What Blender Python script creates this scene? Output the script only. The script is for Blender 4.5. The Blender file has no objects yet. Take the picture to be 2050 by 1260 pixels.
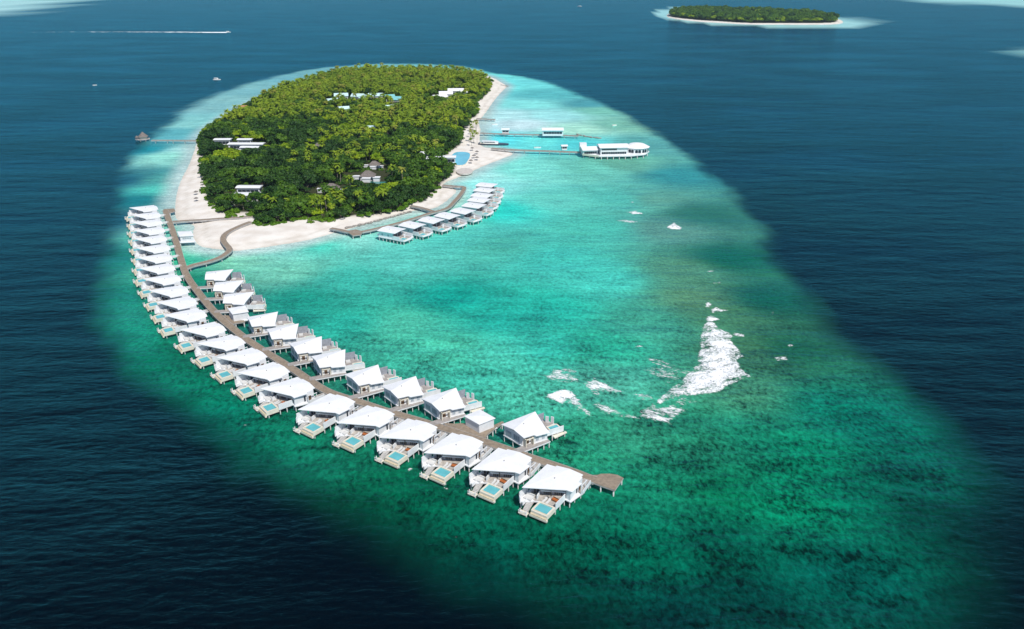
import bpy, bmesh, math, random
import numpy as np
from mathutils import Vector, Matrix, noise as mnoise
R = math.radians
rnd = random.Random(7)
scene = bpy.context.scene
col = scene.collection

# ------------------------------------------------------------------ camera, sky, sun, exposure
FPX, YHOR, CAMH = 1550.0, -70.0, 140.0           # focal length in photo pixels, horizon row, flying height in metres
PITCH = math.atan((630 - YHOR) / FPX)
SP, CP = math.sin(PITCH), math.cos(PITCH)
cam_d = bpy.data.cameras.new('camera'); cam = bpy.data.objects.new('camera', cam_d); col.objects.link(cam)
cam.location = (0, 0, CAMH); cam.rotation_euler = (math.pi / 2 - PITCH, 0, 0)
cam_d.sensor_width = 36; cam_d.lens = 36 * FPX / 2050
cam_d.clip_start = 1; cam_d.clip_end = 120000
scene.camera = cam

SUN_EL, SUN_AZ = R(54), R(148)                    # azimuth clockwise from +Y (the viewing direction): sun behind, to the right
sun_dir = Vector((math.sin(SUN_AZ) * math.cos(SUN_EL), math.cos(SUN_AZ) * math.cos(SUN_EL), math.sin(SUN_EL)))
w = bpy.data.worlds.new('World'); scene.world = w; w.use_nodes = True
nt = w.node_tree; bg = nt.nodes['Background']
sky = nt.nodes.new('ShaderNodeTexSky'); sky.sky_type = 'NISHITA'; sky.sun_disc = False
sky.sun_elevation = SUN_EL; sky.sun_rotation = SUN_AZ
sky.air_density = 1.0; sky.dust_density = 0.4; sky.ozone_density = 4.0
nt.links.new(sky.outputs['Color'], bg.inputs['Color']); bg.inputs['Strength'].default_value = 0.10
sl = bpy.data.lights.new('sun', 'SUN'); so = bpy.data.objects.new('sun', sl); col.objects.link(so)
sl.energy = 4.3; sl.angle = R(0.5); sl.color = (1.0, 0.96, 0.9)
so.rotation_euler = (-sun_dir).to_track_quat('-Z', 'Y').to_euler(); so.location = (60, -40, 300)
scene.view_settings.view_transform = 'Standard'; scene.view_settings.look = 'None'
scene.view_settings.exposure = 0.0; scene.view_settings.gamma = 1.0

# ------------------------------------------------------------------ helpers
def at(x, y, z=0.0):
    """Photo pixel -> point of the place at height z."""
    u, v = x - 1025.0, y - 630.0
    dy = CP * FPX - SP * v; dz = -SP * FPX - CP * v
    t = (z - CAMH) / dz
    return Vector((u * t, dy * t, z))
def at2(x, y, z=0.0):
    p = at(x, y, z); return (p.x, p.y)
def lin(c):
    return tuple(((v / 255) / 12.92 if v / 255 < 0.04045 else ((v / 255 + 0.055) / 1.055) ** 2.4) for v in c)

def tag(o, label=None, cat=None, group=None, kind=None):
    if label: o['label'] = label
    if cat: o['category'] = cat
    if group: o['group'] = group
    if kind: o['kind'] = kind
    return o
def empty(name, loc, rz=0.0, parent=None):
    o = bpy.data.objects.new(name, None); col.objects.link(o)
    o.location = loc; o.rotation_euler = (0, 0, rz); o.empty_display_size = 1
    if parent: o.parent = parent
    return o
def obj(name, bm, mat, parent=None, smooth=False):
    me = bpy.data.meshes.new(name)
    bm.normal_update(); bm.to_mesh(me); bm.free()
    for m in (mat if isinstance(mat, (list, tuple)) else [mat]): me.materials.append(m)
    if smooth: me.polygons.foreach_set('use_smooth', [True] * len(me.polygons))
    o = bpy.data.objects.new(name, me); col.objects.link(o)
    if parent: o.parent = parent
    return o
def np_obj(name, verts, faces, mats, parent=None, midx=None, smooth=False):
    """Fast mesh of quads from numpy arrays."""
    me = bpy.data.meshes.new(name)
    nv, nf, k = len(verts), len(faces), faces.shape[1]
    me.vertices.add(nv); me.vertices.foreach_set('co', np.ascontiguousarray(verts, dtype=np.float32).ravel())
    me.loops.add(nf * k); me.loops.foreach_set('vertex_index', np.ascontiguousarray(faces, dtype=np.int32).ravel())
    me.polygons.add(nf); me.polygons.foreach_set('loop_start', np.arange(0, nf * k, k, dtype=np.int32))
    for m in mats: me.materials.append(m)
    if midx is not None: me.polygons.foreach_set('material_index', np.ascontiguousarray(midx, dtype=np.int32))
    if smooth: me.polygons.foreach_set('use_smooth', np.ones(nf, dtype=bool))
    me.update(calc_edges=True); me.validate()
    o = bpy.data.objects.new(name, me); col.objects.link(o)
    if parent: o.parent = parent
    return o
def copy_tree(o, parent=None):
    c = o.copy(); col.objects.link(c); c.parent = parent
    for ch in list(o.children): copy_tree(ch, c)
    return c
def box(bm, x0, x1, y0, y1, z0, z1):
    vs = [bm.verts.new(p) for p in ((x0,y0,z0),(x1,y0,z0),(x1,y1,z0),(x0,y1,z0),(x0,y0,z1),(x1,y0,z1),(x1,y1,z1),(x0,y1,z1))]
    for f in ((3,2,1,0),(4,5,6,7),(0,1,5,4),(1,2,6,5),(2,3,7,6),(3,0,4,7)): bm.faces.new([vs[i] for i in f])
def area(poly):
    return 0.5 * sum(poly[i][0] * poly[(i+1) % len(poly)][1] - poly[(i+1) % len(poly)][0] * poly[i][1] for i in range(len(poly)))
def prism(bm, poly, z0, z1, z0f=None):
    """Vertical prism; z1 (and z0) may be functions of (x, y)."""
    if area(poly) < 0: poly = poly[::-1]
    f1 = z1 if callable(z1) else (lambda x, y: z1)
    f0 = z0 if callable(z0) else (lambda x, y: z0)
    b = [bm.verts.new((x, y, f0(x, y))) for x, y in poly]; t = [bm.verts.new((x, y, f1(x, y))) for x, y in poly]
    n = len(poly)
    bm.faces.new(t); bm.faces.new(b[::-1])
    for i in range(n):
        j = (i + 1) % n; bm.faces.new((b[i], b[j], t[j], t[i]))
def wall_seg(bm, p, q, th, z0, z1):
    """Upright slab between two plan points."""
    p, q = Vector(p), Vector(q); d = (q - p).normalized(); n = Vector((-d.y, d.x)) * th / 2
    prism(bm, [tuple(p + n), tuple(p - n), tuple(q - n), tuple(q + n)], z0, z1)
def tube(bm, pts, rads, n=8, cap=True):
    rings = []
    for i, p in enumerate(pts):
        p = Vector(p); a = Vector(pts[max(i-1, 0)]); b = Vector(pts[min(i+1, len(pts)-1)])
        d = (b - a).normalized(); u = d.orthogonal().normalized() if abs(d.z) < 0.99 else Vector((1, 0, 0)); u = (u - d * u.dot(d)).normalized(); v = d.cross(u)
        rings.append([bm.verts.new(p + (u * math.cos(2*math.pi*k/n) + v * math.sin(2*math.pi*k/n)) * rads[i]) for k in range(n)])
    for r0, r1 in zip(rings, rings[1:]):
        for k in range(n): bm.faces.new((r0[k], r0[(k+1) % n], r1[(k+1) % n], r1[k]))
    if cap: bm.faces.new(rings[0][::-1]); bm.faces.new(rings[-1])
def in_poly(P, poly):
    poly = np.asarray(poly); x, y = P[:, 0], P[:, 1]; r = np.zeros(len(P), bool); n = len(poly); j = n - 1
    for i in range(n):
        xi, yi = poly[i]; xj, yj = poly[j]
        c = ((yi > y) != (yj > y)) & (x < (xj - xi) * (y - yi) / (yj - yi + 1e-12) + xi); r ^= c; j = i
    return r
def dist_poly(P, poly, closed=True):
    poly = np.asarray(poly, float); d = np.full(len(P), 1e9); n = len(poly)
    for i in range(n if closed else n - 1):
        a, b = poly[i], poly[(i+1) % n]; ab = b - a; t = np.clip(((P - a) @ ab) / (ab @ ab + 1e-9), 0, 1)
        d = np.minimum(d, np.linalg.norm(P - (a + t[:, None] * ab), axis=1))
    return d
def sdist(P, poly):
    d = dist_poly(P, poly); return np.where(in_poly(P, poly), d, -d)
def sstep(a, b, x):
    t = np.clip((x - a) / (b - a), 0, 1); return t * t * (3 - 2 * t)
def smooth_poly(poly, k=2):
    p = [np.array(q, float) for q in poly]
    for _ in range(k):
        q = []
        for i in range(len(p)):
            a, b = p[i], p[(i+1) % len(p)]; q += [0.75*a + 0.25*b, 0.25*a + 0.75*b]
        p = q
    return [tuple(v) for v in p]

# ------------------------------------------------------------------ materials
def mat(name, color, rough=0.6, spec=0.3, var=0.12, scale=0.6, bump=0.0, detail=4, attr=None, trans=0.0):
    m = bpy.data.materials.new(name); m.use_nodes = True; nt = m.node_tree; b = nt.nodes['Principled BSDF']
    b.inputs['Roughness'].default_value = rough; b.inputs['Specular IOR Level'].default_value = spec
    geo = nt.nodes.new('ShaderNodeNewGeometry')
    n = nt.nodes.new('ShaderNodeTexNoise'); n.inputs['Scale'].default_value = scale; n.inputs['Detail'].default_value = detail
    nt.links.new(geo.outputs['Position'], n.inputs['Vector'])
    r = nt.nodes.new('ShaderNodeMapRange'); r.inputs[1].default_value = 0.3; r.inputs[2].default_value = 0.7
    r.inputs[3].default_value = 1 - var; r.inputs[4].default_value = 1 + var
    nt.links.new(n.outputs['Fac'], r.inputs[0])
    mul = nt.nodes.new('ShaderNodeVectorMath'); mul.operation = 'MULTIPLY'
    mul.inputs[0].default_value = color[:3]; nt.links.new(r.outputs[0], mul.inputs[1])
    nt.links.new(mul.outputs[0], b.inputs['Base Color'])
    if bump:
        bp = nt.nodes.new('ShaderNodeBump'); bp.inputs['Strength'].default_value = bump; bp.inputs['Distance'].default_value = 0.1
        nt.links.new(n.outputs['Fac'], bp.inputs['Height']); nt.links.new(bp.outputs[0], b.inputs['Normal'])
    return m
def leaf_mat(name, c0, c1, scale=0.25, spec=0.25, rand=True):
    m = bpy.data.materials.new(name); m.use_nodes = True; nt = m.node_tree; b = nt.nodes['Principled BSDF']
    b.inputs['Roughness'].default_value = 0.55; b.inputs['Specular IOR Level'].default_value = spec
    geo = nt.nodes.new('ShaderNodeNewGeometry')
    n = nt.nodes.new('ShaderNodeTexNoise'); n.inputs['Scale'].default_value = scale; n.inputs['Detail'].default_value = 3
    nt.links.new(geo.outputs['Position'], n.inputs['Vector'])
    n2 = nt.nodes.new('ShaderNodeTexNoise'); n2.inputs['Scale'].default_value = 0.03; n2.inputs['Detail'].default_value = 2
    nt.links.new(geo.outputs['Position'], n2.inputs['Vector'])
    a = nt.nodes.new('ShaderNodeMath'); a.operation = 'MULTIPLY_ADD'; a.inputs[1].default_value = 0.6
    nt.links.new(n.outputs['Fac'], a.inputs[0])
    h = nt.nodes.new('ShaderNodeMath'); h.operation = 'MULTIPLY'; h.inputs[1].default_value = 0.4
    nt.links.new(n2.outputs['Fac'], h.inputs[0]); nt.links.new(h.outputs[0], a.inputs[2])
    r = nt.nodes.new('ShaderNodeMapRange'); r.inputs[1].default_value = 0.36; r.inputs[2].default_value = 0.64
    nt.links.new(a.outputs[0], r.inputs[0])
    mix = nt.nodes.new('ShaderNodeMix'); mix.data_type = 'RGBA'
    mix.inputs[6].default_value = (*c0, 1); mix.inputs[7].default_value = (*c1, 1)
    nt.links.new(r.outputs[0], mix.inputs[0]); nt.links.new(mix.outputs[2], b.inputs['Base Color'])
    # thin leaves let some light through
    tr = nt.nodes.new('ShaderNodeBsdfTranslucent'); nt.links.new(mix.outputs[2], tr.inputs['Color'])
    ms = nt.nodes.new('ShaderNodeMixShader'); ms.inputs[0].default_value = 0.25
    out = nt.nodes['Material Output']
    nt.links.new(b.outputs[0], ms.inputs[1]); nt.links.new(tr.outputs[0], ms.inputs[2]); nt.links.new(ms.outputs[0], out.inputs['Surface'])
    return m
def plank_mat(name, c, scale=3.0, var=0.2):
    m = mat(name, c, 0.8, 0.15, var, 0.9, 0.0)
    nt = m.node_tree; uv = nt.nodes.new('ShaderNodeUVMap')
    wv = nt.nodes.new('ShaderNodeTexWave'); wv.inputs['Scale'].default_value = scale; wv.inputs['Distortion'].default_value = 0.6
    nt.links.new(uv.outputs[0], wv.inputs['Vector'])
    r = nt.nodes.new('ShaderNodeMapRange'); r.inputs[3].default_value = 0.75; r.inputs[4].default_value = 1.1
    nt.links.new(wv.outputs['Fac'], r.inputs[0])
    b = nt.nodes['Principled BSDF']; old = b.inputs['Base Color'].links[0].from_socket
    mu = nt.nodes.new('ShaderNodeVectorMath'); mu.operation = 'MULTIPLY'
    nt.links.new(old, mu.inputs[0]); nt.links.new(r.outputs[0], mu.inputs[1]); nt.links.new(mu.outputs[0], b.inputs['Base Color'])
    return m
M = dict(
    roof=mat('white_roof', (0.80, 0.80, 0.80), 0.5, 0.3, 0.05, 0.5),
    wall=mat('white_wall', (0.74, 0.745, 0.75), 0.6, 0.3, 0.06, 0.7),
    shade_grey=mat('shaded_wall', (0.30, 0.315, 0.35), 0.6, 0.3, 0.15, 1.2),  # wall colour with the shade under the roof overhang put into it
    cream=mat('cream_stone', (0.72, 0.66, 0.54), 0.6, 0.3, 0.08, 0.9),
    rim=mat('pool_rim', (0.62, 0.52, 0.36), 0.6, 0.3, 0.12, 1.5),
    wood=mat('brown_deck', (0.42, 0.385, 0.345), 0.75, 0.2, 0.25, 1.3),
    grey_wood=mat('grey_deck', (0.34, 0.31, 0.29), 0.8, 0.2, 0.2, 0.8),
    pile=mat('concrete_pile', (0.55, 0.54, 0.52), 0.8, 0.2, 0.2, 1.5),
    glass=mat('dark_glass', (0.02, 0.03, 0.045), 0.08, 0.6, 0.2, 0.7),
    door=mat('timber_door', (0.16, 0.10, 0.06), 0.6, 0.3, 0.2, 2.0),
    pool=mat('pool_water', (0.12, 0.45, 0.49), 0.12, 0.5, 0.10, 0.5, 0.15),
    thatch=mat('grey_thatch', (0.19, 0.165, 0.15), 0.95, 0.05, 0.3, 1.5, 0.6),
    orange=mat('terracotta_cloth', (0.42, 0.13, 0.04), 0.8, 0.1, 0.2, 1.0),
    dark=mat('dark_cloth', (0.05, 0.045, 0.04), 0.8, 0.1, 0.2, 1.0),
    cushion=mat('white_cushion', (0.64, 0.63, 0.61), 0.85, 0.1, 0.05, 1.0),
    jetty=plank_mat('jetty_planks', (0.30, 0.24, 0.18)),
    jetty_side=mat('jetty_beam', (0.38, 0.36, 0.345), 0.8, 0.2, 0.2, 0.7),
    bark=mat('bark', (0.16, 0.13, 0.10), 0.9, 0.1, 0.3, 2.0),
    palm_bark=mat('palm_bark', (0.24, 0.21, 0.17), 0.9, 0.1, 0.3, 2.0),
    aqua_roof=mat('pale_aqua_roof', (0.55, 0.74, 0.74), 0.5, 0.4, 0.12, 0.3),
    teal_roof=mat('teal_roof', (0.22, 0.55, 0.55), 0.5, 0.4, 0.12, 0.3),
    red_roof=mat('red_roof', (0.45, 0.2, 0.13), 0.7, 0.2, 0.15, 0.5),
    wake_white=mat('wake_white', (0.7, 0.74, 0.75), 0.7, 0.2, 0.07, 0.6),
    stair=mat('pale_step', (0.52, 0.50, 0.47), 0.7, 0.2, 0.15, 1.5),
    pale=mat('pale_stone', (0.56, 0.51, 0.46), 0.8, 0.2, 0.12, 0.6),
    hull=mat('boat_hull', (0.8, 0.8, 0.8), 0.3, 0.5, 0.03, 0.8),
    navy=mat('navy_hull', (0.05, 0.06, 0.09), 0.3, 0.5, 0.1, 0.8),
    rock=mat('groyne_rock', (0.30, 0.27, 0.24), 0.9, 0.1, 0.35, 0.8, 0.5),
    frond=leaf_mat('palm_frond', (0.10, 0.195, 0.008), (0.33, 0.42, 0.02), 0.2),
    frond_dry=leaf_mat('palm_frond_yellow', (0.18, 0.22, 0.02), (0.36, 0.36, 0.05), 0.2),
    leaf=leaf_mat('broad_leaf', (0.035, 0.105, 0.010), (0.12, 0.23, 0.014), 0.3),
    leaf_dark=leaf_mat('broad_leaf_dark', (0.016, 0.055, 0.010), (0.05, 0.12, 0.015), 0.3),
    leaf_lime=leaf_mat('broad_leaf_lime', (0.15, 0.28, 0.006), (0.33, 0.43, 0.010), 0.3),
    shrub=leaf_mat('shrub_leaf', (0.07, 0.18, 0.008), (0.15, 0.28, 0.010), 0.4),
)

def foam_mat():
    """Foam film: where the bubbles thin out the water shows between them."""
    m = bpy.data.materials.new('sea_foam'); m.use_nodes = True; nt = m.node_tree; b = nt.nodes['Principled BSDF']
    b.inputs['Base Color'].default_value = (0.92, 0.93, 0.93, 1); b.inputs['Roughness'].default_value = 0.8; b.inputs['Specular IOR Level'].default_value = 0.2
    uv = nt.nodes.new('ShaderNodeUVMap'); a = nt.nodes.new('ShaderNodeAttribute'); a.attribute_name = 'thick'
    def ns(sc, det, ro):
        n = nt.nodes.new('ShaderNodeTexNoise'); n.inputs['Scale'].default_value = sc; n.inputs['Detail'].default_value = det; n.inputs['Roughness'].default_value = ro; n.inputs['Distortion'].default_value = 0.6
        nt.links.new(uv.outputs[0], n.inputs['Vector']); return n.outputs['Fac']
    def ma(op, x, y, z=None):
        n = nt.nodes.new('ShaderNodeMath'); n.operation = op
        for i, v in enumerate((x, y, z)):
            if v is None: continue
            if isinstance(v, (int, float)): n.inputs[i].default_value = v
            else: nt.links.new(v, n.inputs[i])
        return n.outputs[0]
    f = ma('MULTIPLY_ADD', ma('SUBTRACT', ns(1.3, 8, 0.75), 0.5), 3.2, ma('MULTIPLY_ADD', ma('SUBTRACT', ns(0.22, 3, 0.5), 0.5), 2.2, a.outputs['Fac']))
    mr = nt.nodes.new('ShaderNodeMapRange'); mr.inputs[1].default_value = -0.15; mr.inputs[2].default_value = 0.55; nt.links.new(f, mr.inputs[0])
    nt.links.new(mr.outputs[0], b.inputs['Alpha'])
    return m
M['foam'] = foam_mat()

# ------------------------------------------------------------------ outlines of the place (photo pixels -> metres)
VEG_PX = [(398,285),(405,300),(402,318),(408,345),(408,362),(415,380),(408,392),(418,405),(425,418),(437,424),(445,433),(510,431),(513,452),(530,458),(560,452),
 (580,448),(612,442),(640,447),(665,448),(700,438),(740,436),(780,428),(818,420),(822,408),(850,412),(860,397),(880,382),(886,366),(912,350),(915,335),
 (892,332),(893,318),(908,303),(922,296),(926,285),(928,268),(940,252),(938,240),(952,238),(960,222),(955,208),(970,198),(982,186),(986,174),(984,164),
 (975,160),(940,153),(900,150),(850,148),(790,148),(740,147),(690,151),(650,159),(610,171),(570,182),(540,193),(512,207),(482,222),(462,234),(440,250),(415,264),(402,278)]
SAND_PX = [(394,285),(388,305),(378,332),(362,360),(353,388),(350,410),(350,440),(372,446),(391,452),(384,470),(394,494),(440,500),(470,503),(500,500),(560,491),(620,481),
 (660,469),(690,461),(712,455),(757,441),(825,422),(848,421),(874,417),(901,398),(919,379),(886,372),(892,364),(918,356),(942,345),(974,330),(1009,317),(1036,306),(985,297),
 (961,294),(961,266),(962,258),(957,243),(970,230),(986,206),(1003,185),(1017,173),(1003,165),(988,156),(960,148),(900,144),(850,142),(780,142),(735,142),(690,147),(650,155),(608,167),
 (568,178),(536,190),(508,204),(478,219),(456,231),(434,247),(410,262)]
REEF_PX = [(985,148),(1010,148),(1080,160),(1150,185),(1230,220),(1290,254),(1330,284),(1390,322),(1440,370),(1491,414),(1552,523),(1634,632),(1728,718),(1814,792),(1872,848),
 (1935,915),(1990,990),(2004,1065),(1975,1155),(1900,1245),(1760,1310),(1600,1345),(1400,1320),(1200,1245),(1111,1197),(1005,1160),(900,1136),(800,1080),(700,1022),(600,967),(524,932),
 (471,888),(400,829),(338,786),(267,738),(240,695),(218,640),(212,580),(218,530),(228,480),(236,440),(240,400),(250,362),(262,330),(278,300),(318,268),(350,243),(372,224),(400,206),(432,190),
 (482,174),(540,157),(590,145),(650,136),(740,128),(850,128),(940,134)]
VEG = smooth_poly([at2(*p) for p in VEG_PX], 1)
SAND = smooth_poly([at2(*p) for p in SAND_PX], 2)
REEF = smooth_poly([at2(*p) for p in REEF_PX], 2)
FAR_VEG = smooth_poly([at2(*p) for p in [(1338,31),(1345,36),(1400,42),(1440,44),(1500,48),(1560,48),(1620,48),(1674,47),(1678,41),(1660,35),(1600,30),(1560,28),(1500,25),(1450,23),(1390,22),(1350,26)]], 1)
FAR_SAND = smooth_poly([at2(*p) for p in [(1332,31),(1340,37),(1395,44),(1440,46.5),(1500,50),(1560,50),(1620,50.5),(1676,49.5),(1690,46),(1684,40),(1662,34),(1600,29),(1560,27),(1500,24),(1450,22),(1388,21),(1345,25)]], 1)
FAR_REEFS = [smooth_poly([at2(*p) for p in q], 2) for q in (
 [(1300,26),(1330,17),(1400,14),(1480,18),(1600,27),(1700,36),(1768,47),(1740,54),(1650,56),(1500,54),(1400,48),(1330,40)],
 [(-320,20),(-200,38),(0,34),(60,26),(120,13),(165,2),(230,-14),(120,-30),(-200,-24)],
 [(1770,-3),(1860,5),(1960,11),(2080,15),(2250,16),(2400,4),(2200,-10),(1950,-12)],
 [(2004,103),(2040,96),(2120,92),(2200,100),(2160,120),(2080,122),(2035,112)])]

# ------------------------------------------------------------------ water
# colours of the sea bed through the water, shadows between the villas painted in
TINT = [(450,210,148,196,186),(380,250,154,217,202),(340,265,103,180,177),(300,300,0,139,147),(350,310,164,236,208),(375,300,181,230,220),(310,360,85,166,151),(332,380,96,222,192),(280,400,1,107,110),(245,440,0,60,78),
 (262,362,0,57,84),(350,430,154,216,199),(365,460,91,195,172),(540,175,146,196,185),(600,158,133,185,179),(240,520,22,125,105),(235,600,21,130,104),(260,680,19,145,112),(300,720,0,106,76),(400,780,0,113,82),
 (450,830,0,108,83),(520,880,4,106,83),(560,870,9,116,83),(650,930,10,102,76),(750,980,0,88,58),(850,1010,0,81,56),(950,1060,0,87,63),(1100,1100,0,81,56),(1000,1120,0,72,61),(1200,1180,0,67,55),
 (1350,1230,0,46,46),(1300,1100,0,97,70),(1450,1100,0,81,62),(1500,1200,0,53,47),(1700,1150,0,75,64),(1600,1000,0,140,96),(1700,1000,0,88,66),(1850,1050,0,49,39),(1850,950,0,89,70),(1950,1050,0,18,19),
 (385,520,54,198,150),(440,500,149,221,198),(400,560,0,126,91),(430,620,24,96,82),(480,665,24,97,81),(560,720,29,98,79),(650,770,31,108,88),(740,800,30,115,91),(830,830,26,112,88),(1000,880,27,117,95),
 (480,520,135,213,177),(560,500,140,213,196),(640,490,61,204,175),(700,475,158,234,216),(560,545,114,195,166),(600,600,26,151,126),(560,640,33,141,124),(700,560,60,178,156),(800,520,93,199,179),(900,480,89,207,187),
 (1000,420,44,214,192),(1100,400,105,205,181),(1000,500,76,177,153),(1100,520,68,191,170),(1200,460,80,193,167),(1250,400,88,193,170),(1180,340,116,205,179),(1050,340,137,233,210),(960,380,149,234,221),(940,350,183,242,230),
 (880,405,174,233,215),(760,450,167,230,211),(800,470,94,199,184),(900,600,11,158,136),(700,650,41,175,150),(800,650,77,183,150),(900,700,73,185,150),(1000,640,32,167,145),(1100,620,39,182,156),(1200,560,72,198,176),
 (1000,720,73,185,159),(1100,700,45,167,145),(850,740,63,179,150),(950,760,60,176,149),(1050,790,75,181,152),(1200,700,36,166,131),(1300,650,63,157,129),(1200,760,78,167,142),(1200,220,135,205,170),(1250,250,134,195,159),
 (1290,290,98,170,156),(1260,330,111,181,149),(1300,400,97,157,132),(1330,460,92,146,127),(1370,540,81,139,104),(1400,600,86,135,95),(1450,640,64,118,82),(1500,700,66,118,79),(1480,780,65,133,99),(1350,350,52,140,137),
 (1400,430,41,104,82),(1450,520,0,89,62),(1520,600,0,88,67),(1560,700,0,77,50),(1400,880,32,122,91),(1250,880,47,136,104),(1500,880,17,117,88),(1650,820,0,115,90),(1750,850,0,94,75),(1600,900,0,123,87),
 (1300,960,17,124,90),(1450,980,0,94,60),(1150,900,33,146,107),(1200,1020,5,95,71),(1030,170,133,243,228),(1100,190,103,195,184),(1060,210,152,243,226),(1020,230,198,243,236),(1100,230,177,243,233),(1040,250,220,243,238),
 (1150,260,189,243,209),(1000,280,105,243,243),(1080,285,119,236,223),(1150,285,92,215,210),(1180,210,82,156,155)]
def axis(lo, hi, step, far_lo, far_hi, g=1.18):
    a = list(np.arange(lo, hi + step, step)); s = step
    while a[-1] < far_hi: s *= g; a.append(a[-1] + s)
    s = step
    while a[0] > far_lo: s *= g; a.insert(0, a[0] - s)
    return np.array(a)
xs = axis(-300, 330, 3.0, -60000, 60000, 1.12); ys = axis(120, 1150, 3.0, -3000, 80000, 1.10)
GX, GY = np.meshgrid(xs, ys); PW = np.stack([GX.ravel(), GY.ravel()], 1)
nx, ny = len(xs), len(ys)
cp_ = np.array([at2(t[0], t[1]) for t in TINT]); cc_ = np.array([lin(t[2:]) for t in TINT])
num = np.zeros((len(PW), 3)); den = np.zeros(len(PW))
for p, c in zip(cp_, cc_):
    wgt = 1.0 / (((PW - p) ** 2).sum(1) + 160.0) ** 2.1
    num += wgt[:, None] * c; den += wgt
tint = num / den[:, None] * 0.92
sd = sdist(PW, REEF); soft = np.interp(PW[:, 1], [120, 250, 500, 1000], [21, 13, 10, 12])
# ragged edge
rag = np.array([mnoise.noise(Vector((x * .02, y * .02, 3))) * 7 + mnoise.fractal(Vector((x * .09, y * .06, 8)), .9, 2.0, 3) * 3.5 if 100 < y < 1300 and abs(x) < 420 else 0 for x, y in PW])
inside = sstep(-soft * .75, soft * .75, sd + rag)
DEEP = np.array([0.0, 0.0020, 0.0050])
MID = np.array([0.0, 0.055, 0.060])
sds = sdist(PW, SAND); shore = sstep(-16, -1, sds)
tint = tint * (1 - shore[:, None]) + np.array([0.50, 0.62, 0.56]) * shore[:, None]
colr = DEEP * (1 - inside[:, None]) + tint * inside[:, None]
coral = inside * np.interp(PW[:, 1], [150, 230, 300, 420, 700], [1.0, 0.9, 0.5, 0.31, 0.30])
for i, q in enumerate(FAR_REEFS):
    sdq = sdist(PW, q); wq = sstep(0, (9, 110, 90, 25)[i], sdq) * 0.9
    cq = np.array(((0.55, 0.88, 0.78), (0.66, 0.95, 0.82), (0.55, 0.90, 0.78), (0.26, 0.46, 0.38))[i])
    colr = colr * (1 - wq[:, None]) + cq * wq[:, None]
idx = np.arange(nx * ny).reshape(ny, nx)
F = np.stack([idx[:-1, :-1].ravel(), idx[:-1, 1:].ravel(), idx[1:, 1:].ravel(), idx[1:, :-1].ravel()], 1)
wm = bpy.data.materials.new('sea_water'); wm.use_nodes = True; nt = wm.node_tree; b = nt.nodes['Principled BSDF']
def N(t, **k):
    n = nt.nodes.new(t)
    for a, v in k.items(): n.inputs[a].default_value = v
    return n
geo = N('ShaderNodeNewGeometry')
at_t = N('ShaderNodeAttribute'); at_t.attribute_name = 'tint'
at_c = N('ShaderNodeAttribute'); at_c.attribute_name = 'coral'
def mapped(rot, sx, sy):
    m = N('ShaderNodeMapping'); m.inputs['Rotation'].default_value = (0, 0, rot); m.inputs['Scale'].default_value = (sx, sy, 1)
    nt.links.new(geo.outputs['Position'], m.inputs['Vector']); return m.outputs[0]
def noise(vec, scale, detail=4, rough=0.55, dist=0.0):
    n = N('ShaderNodeTexNoise', Scale=scale, Detail=detail, Roughness=rough, Distortion=dist); nt.links.new(vec, n.inputs['Vector']); return n.outputs['Fac']
def math_(op, a, b_=None, c=None):
    n = N('ShaderNodeMath'); n.operation = op
    for i, v in enumerate((a, b_, c)):
        if v is None: continue
        if isinstance(v, (int, float)): n.inputs[i].default_value = v
        else: nt.links.new(v, n.inputs[i])
    return n.outputs[0]
n1 = noise(mapped(0.45, 0.62, 0.42), 1.0, 6, 0.68, 0.4)         # coral heads, 2 to 4 m
n2 = noise(mapped(-0.4, 0.045, 0.03), 1.0, 4, 0.55, 0.6)       # patches
n3 = noise(mapped(0.25, 0.05, 0.16), 1.0, 5, 0.6, 0.3)         # wind streaks
s = math_('MULTIPLY_ADD', math_('SUBTRACT', n1, 0.5), 4.6, math_('MULTIPLY_ADD', math_('SUBTRACT', n2, 0.5), 2.2, math_('MULTIPLY', math_('SUBTRACT', n3, 0.5), 2.5)))
f = math_('MAXIMUM', math_('MULTIPLY_ADD', s, at_c.outputs['Fac'], 1.0), 0.16)
vm = N('ShaderNodeVectorMath'); vm.operation = 'MULTIPLY'; nt.links.new(at_t.outputs['Color'], vm.inputs[0]); nt.links.new(f, vm.inputs[1])
w1 = noise(mapped(-0.30, 0.20, 0.50), 1.0, 7, 0.66, 0.5)       # wind waves
w2 = noise(mapped(0.15, 0.030, 0.085), 1.0, 3, 0.5)            # swell
h = math_('MULTIPLY_ADD', w1, 1.7, math_('MULTIPLY', w2, 4.6))
gust = noise(mapped(0.2, 0.006, 0.014), 1.0, 3, 0.5)            # calmer and rougher wind patches
gr_ = N('ShaderNodeMapRange'); gr_.inputs[1].default_value = 0.35; gr_.inputs[2].default_value = 0.65; gr_.inputs[3].default_value = 0.55; gr_.inputs[4].default_value = 1.35; nt.links.new(gust, gr_.inputs[0])
bp = N('ShaderNodeBump', Strength=1.0, Distance=0.37); nt.links.new(math_('MULTIPLY', h, gr_.outputs[0]), bp.inputs['Height'])
nt.nodes.remove(b)
df = N('ShaderNodeBsdfDiffuse'); gl = N('ShaderNodeBsdfGlossy', Roughness=0.14); gl.inputs['Color'].default_value = (0.13, 0.75, 1.0, 1)
fr = N('ShaderNodeFresnel', IOR=1.33); mx = N('ShaderNodeMixShader')
for n in (df, gl, fr): nt.links.new(bp.outputs[0], n.inputs['Normal'])
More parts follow.
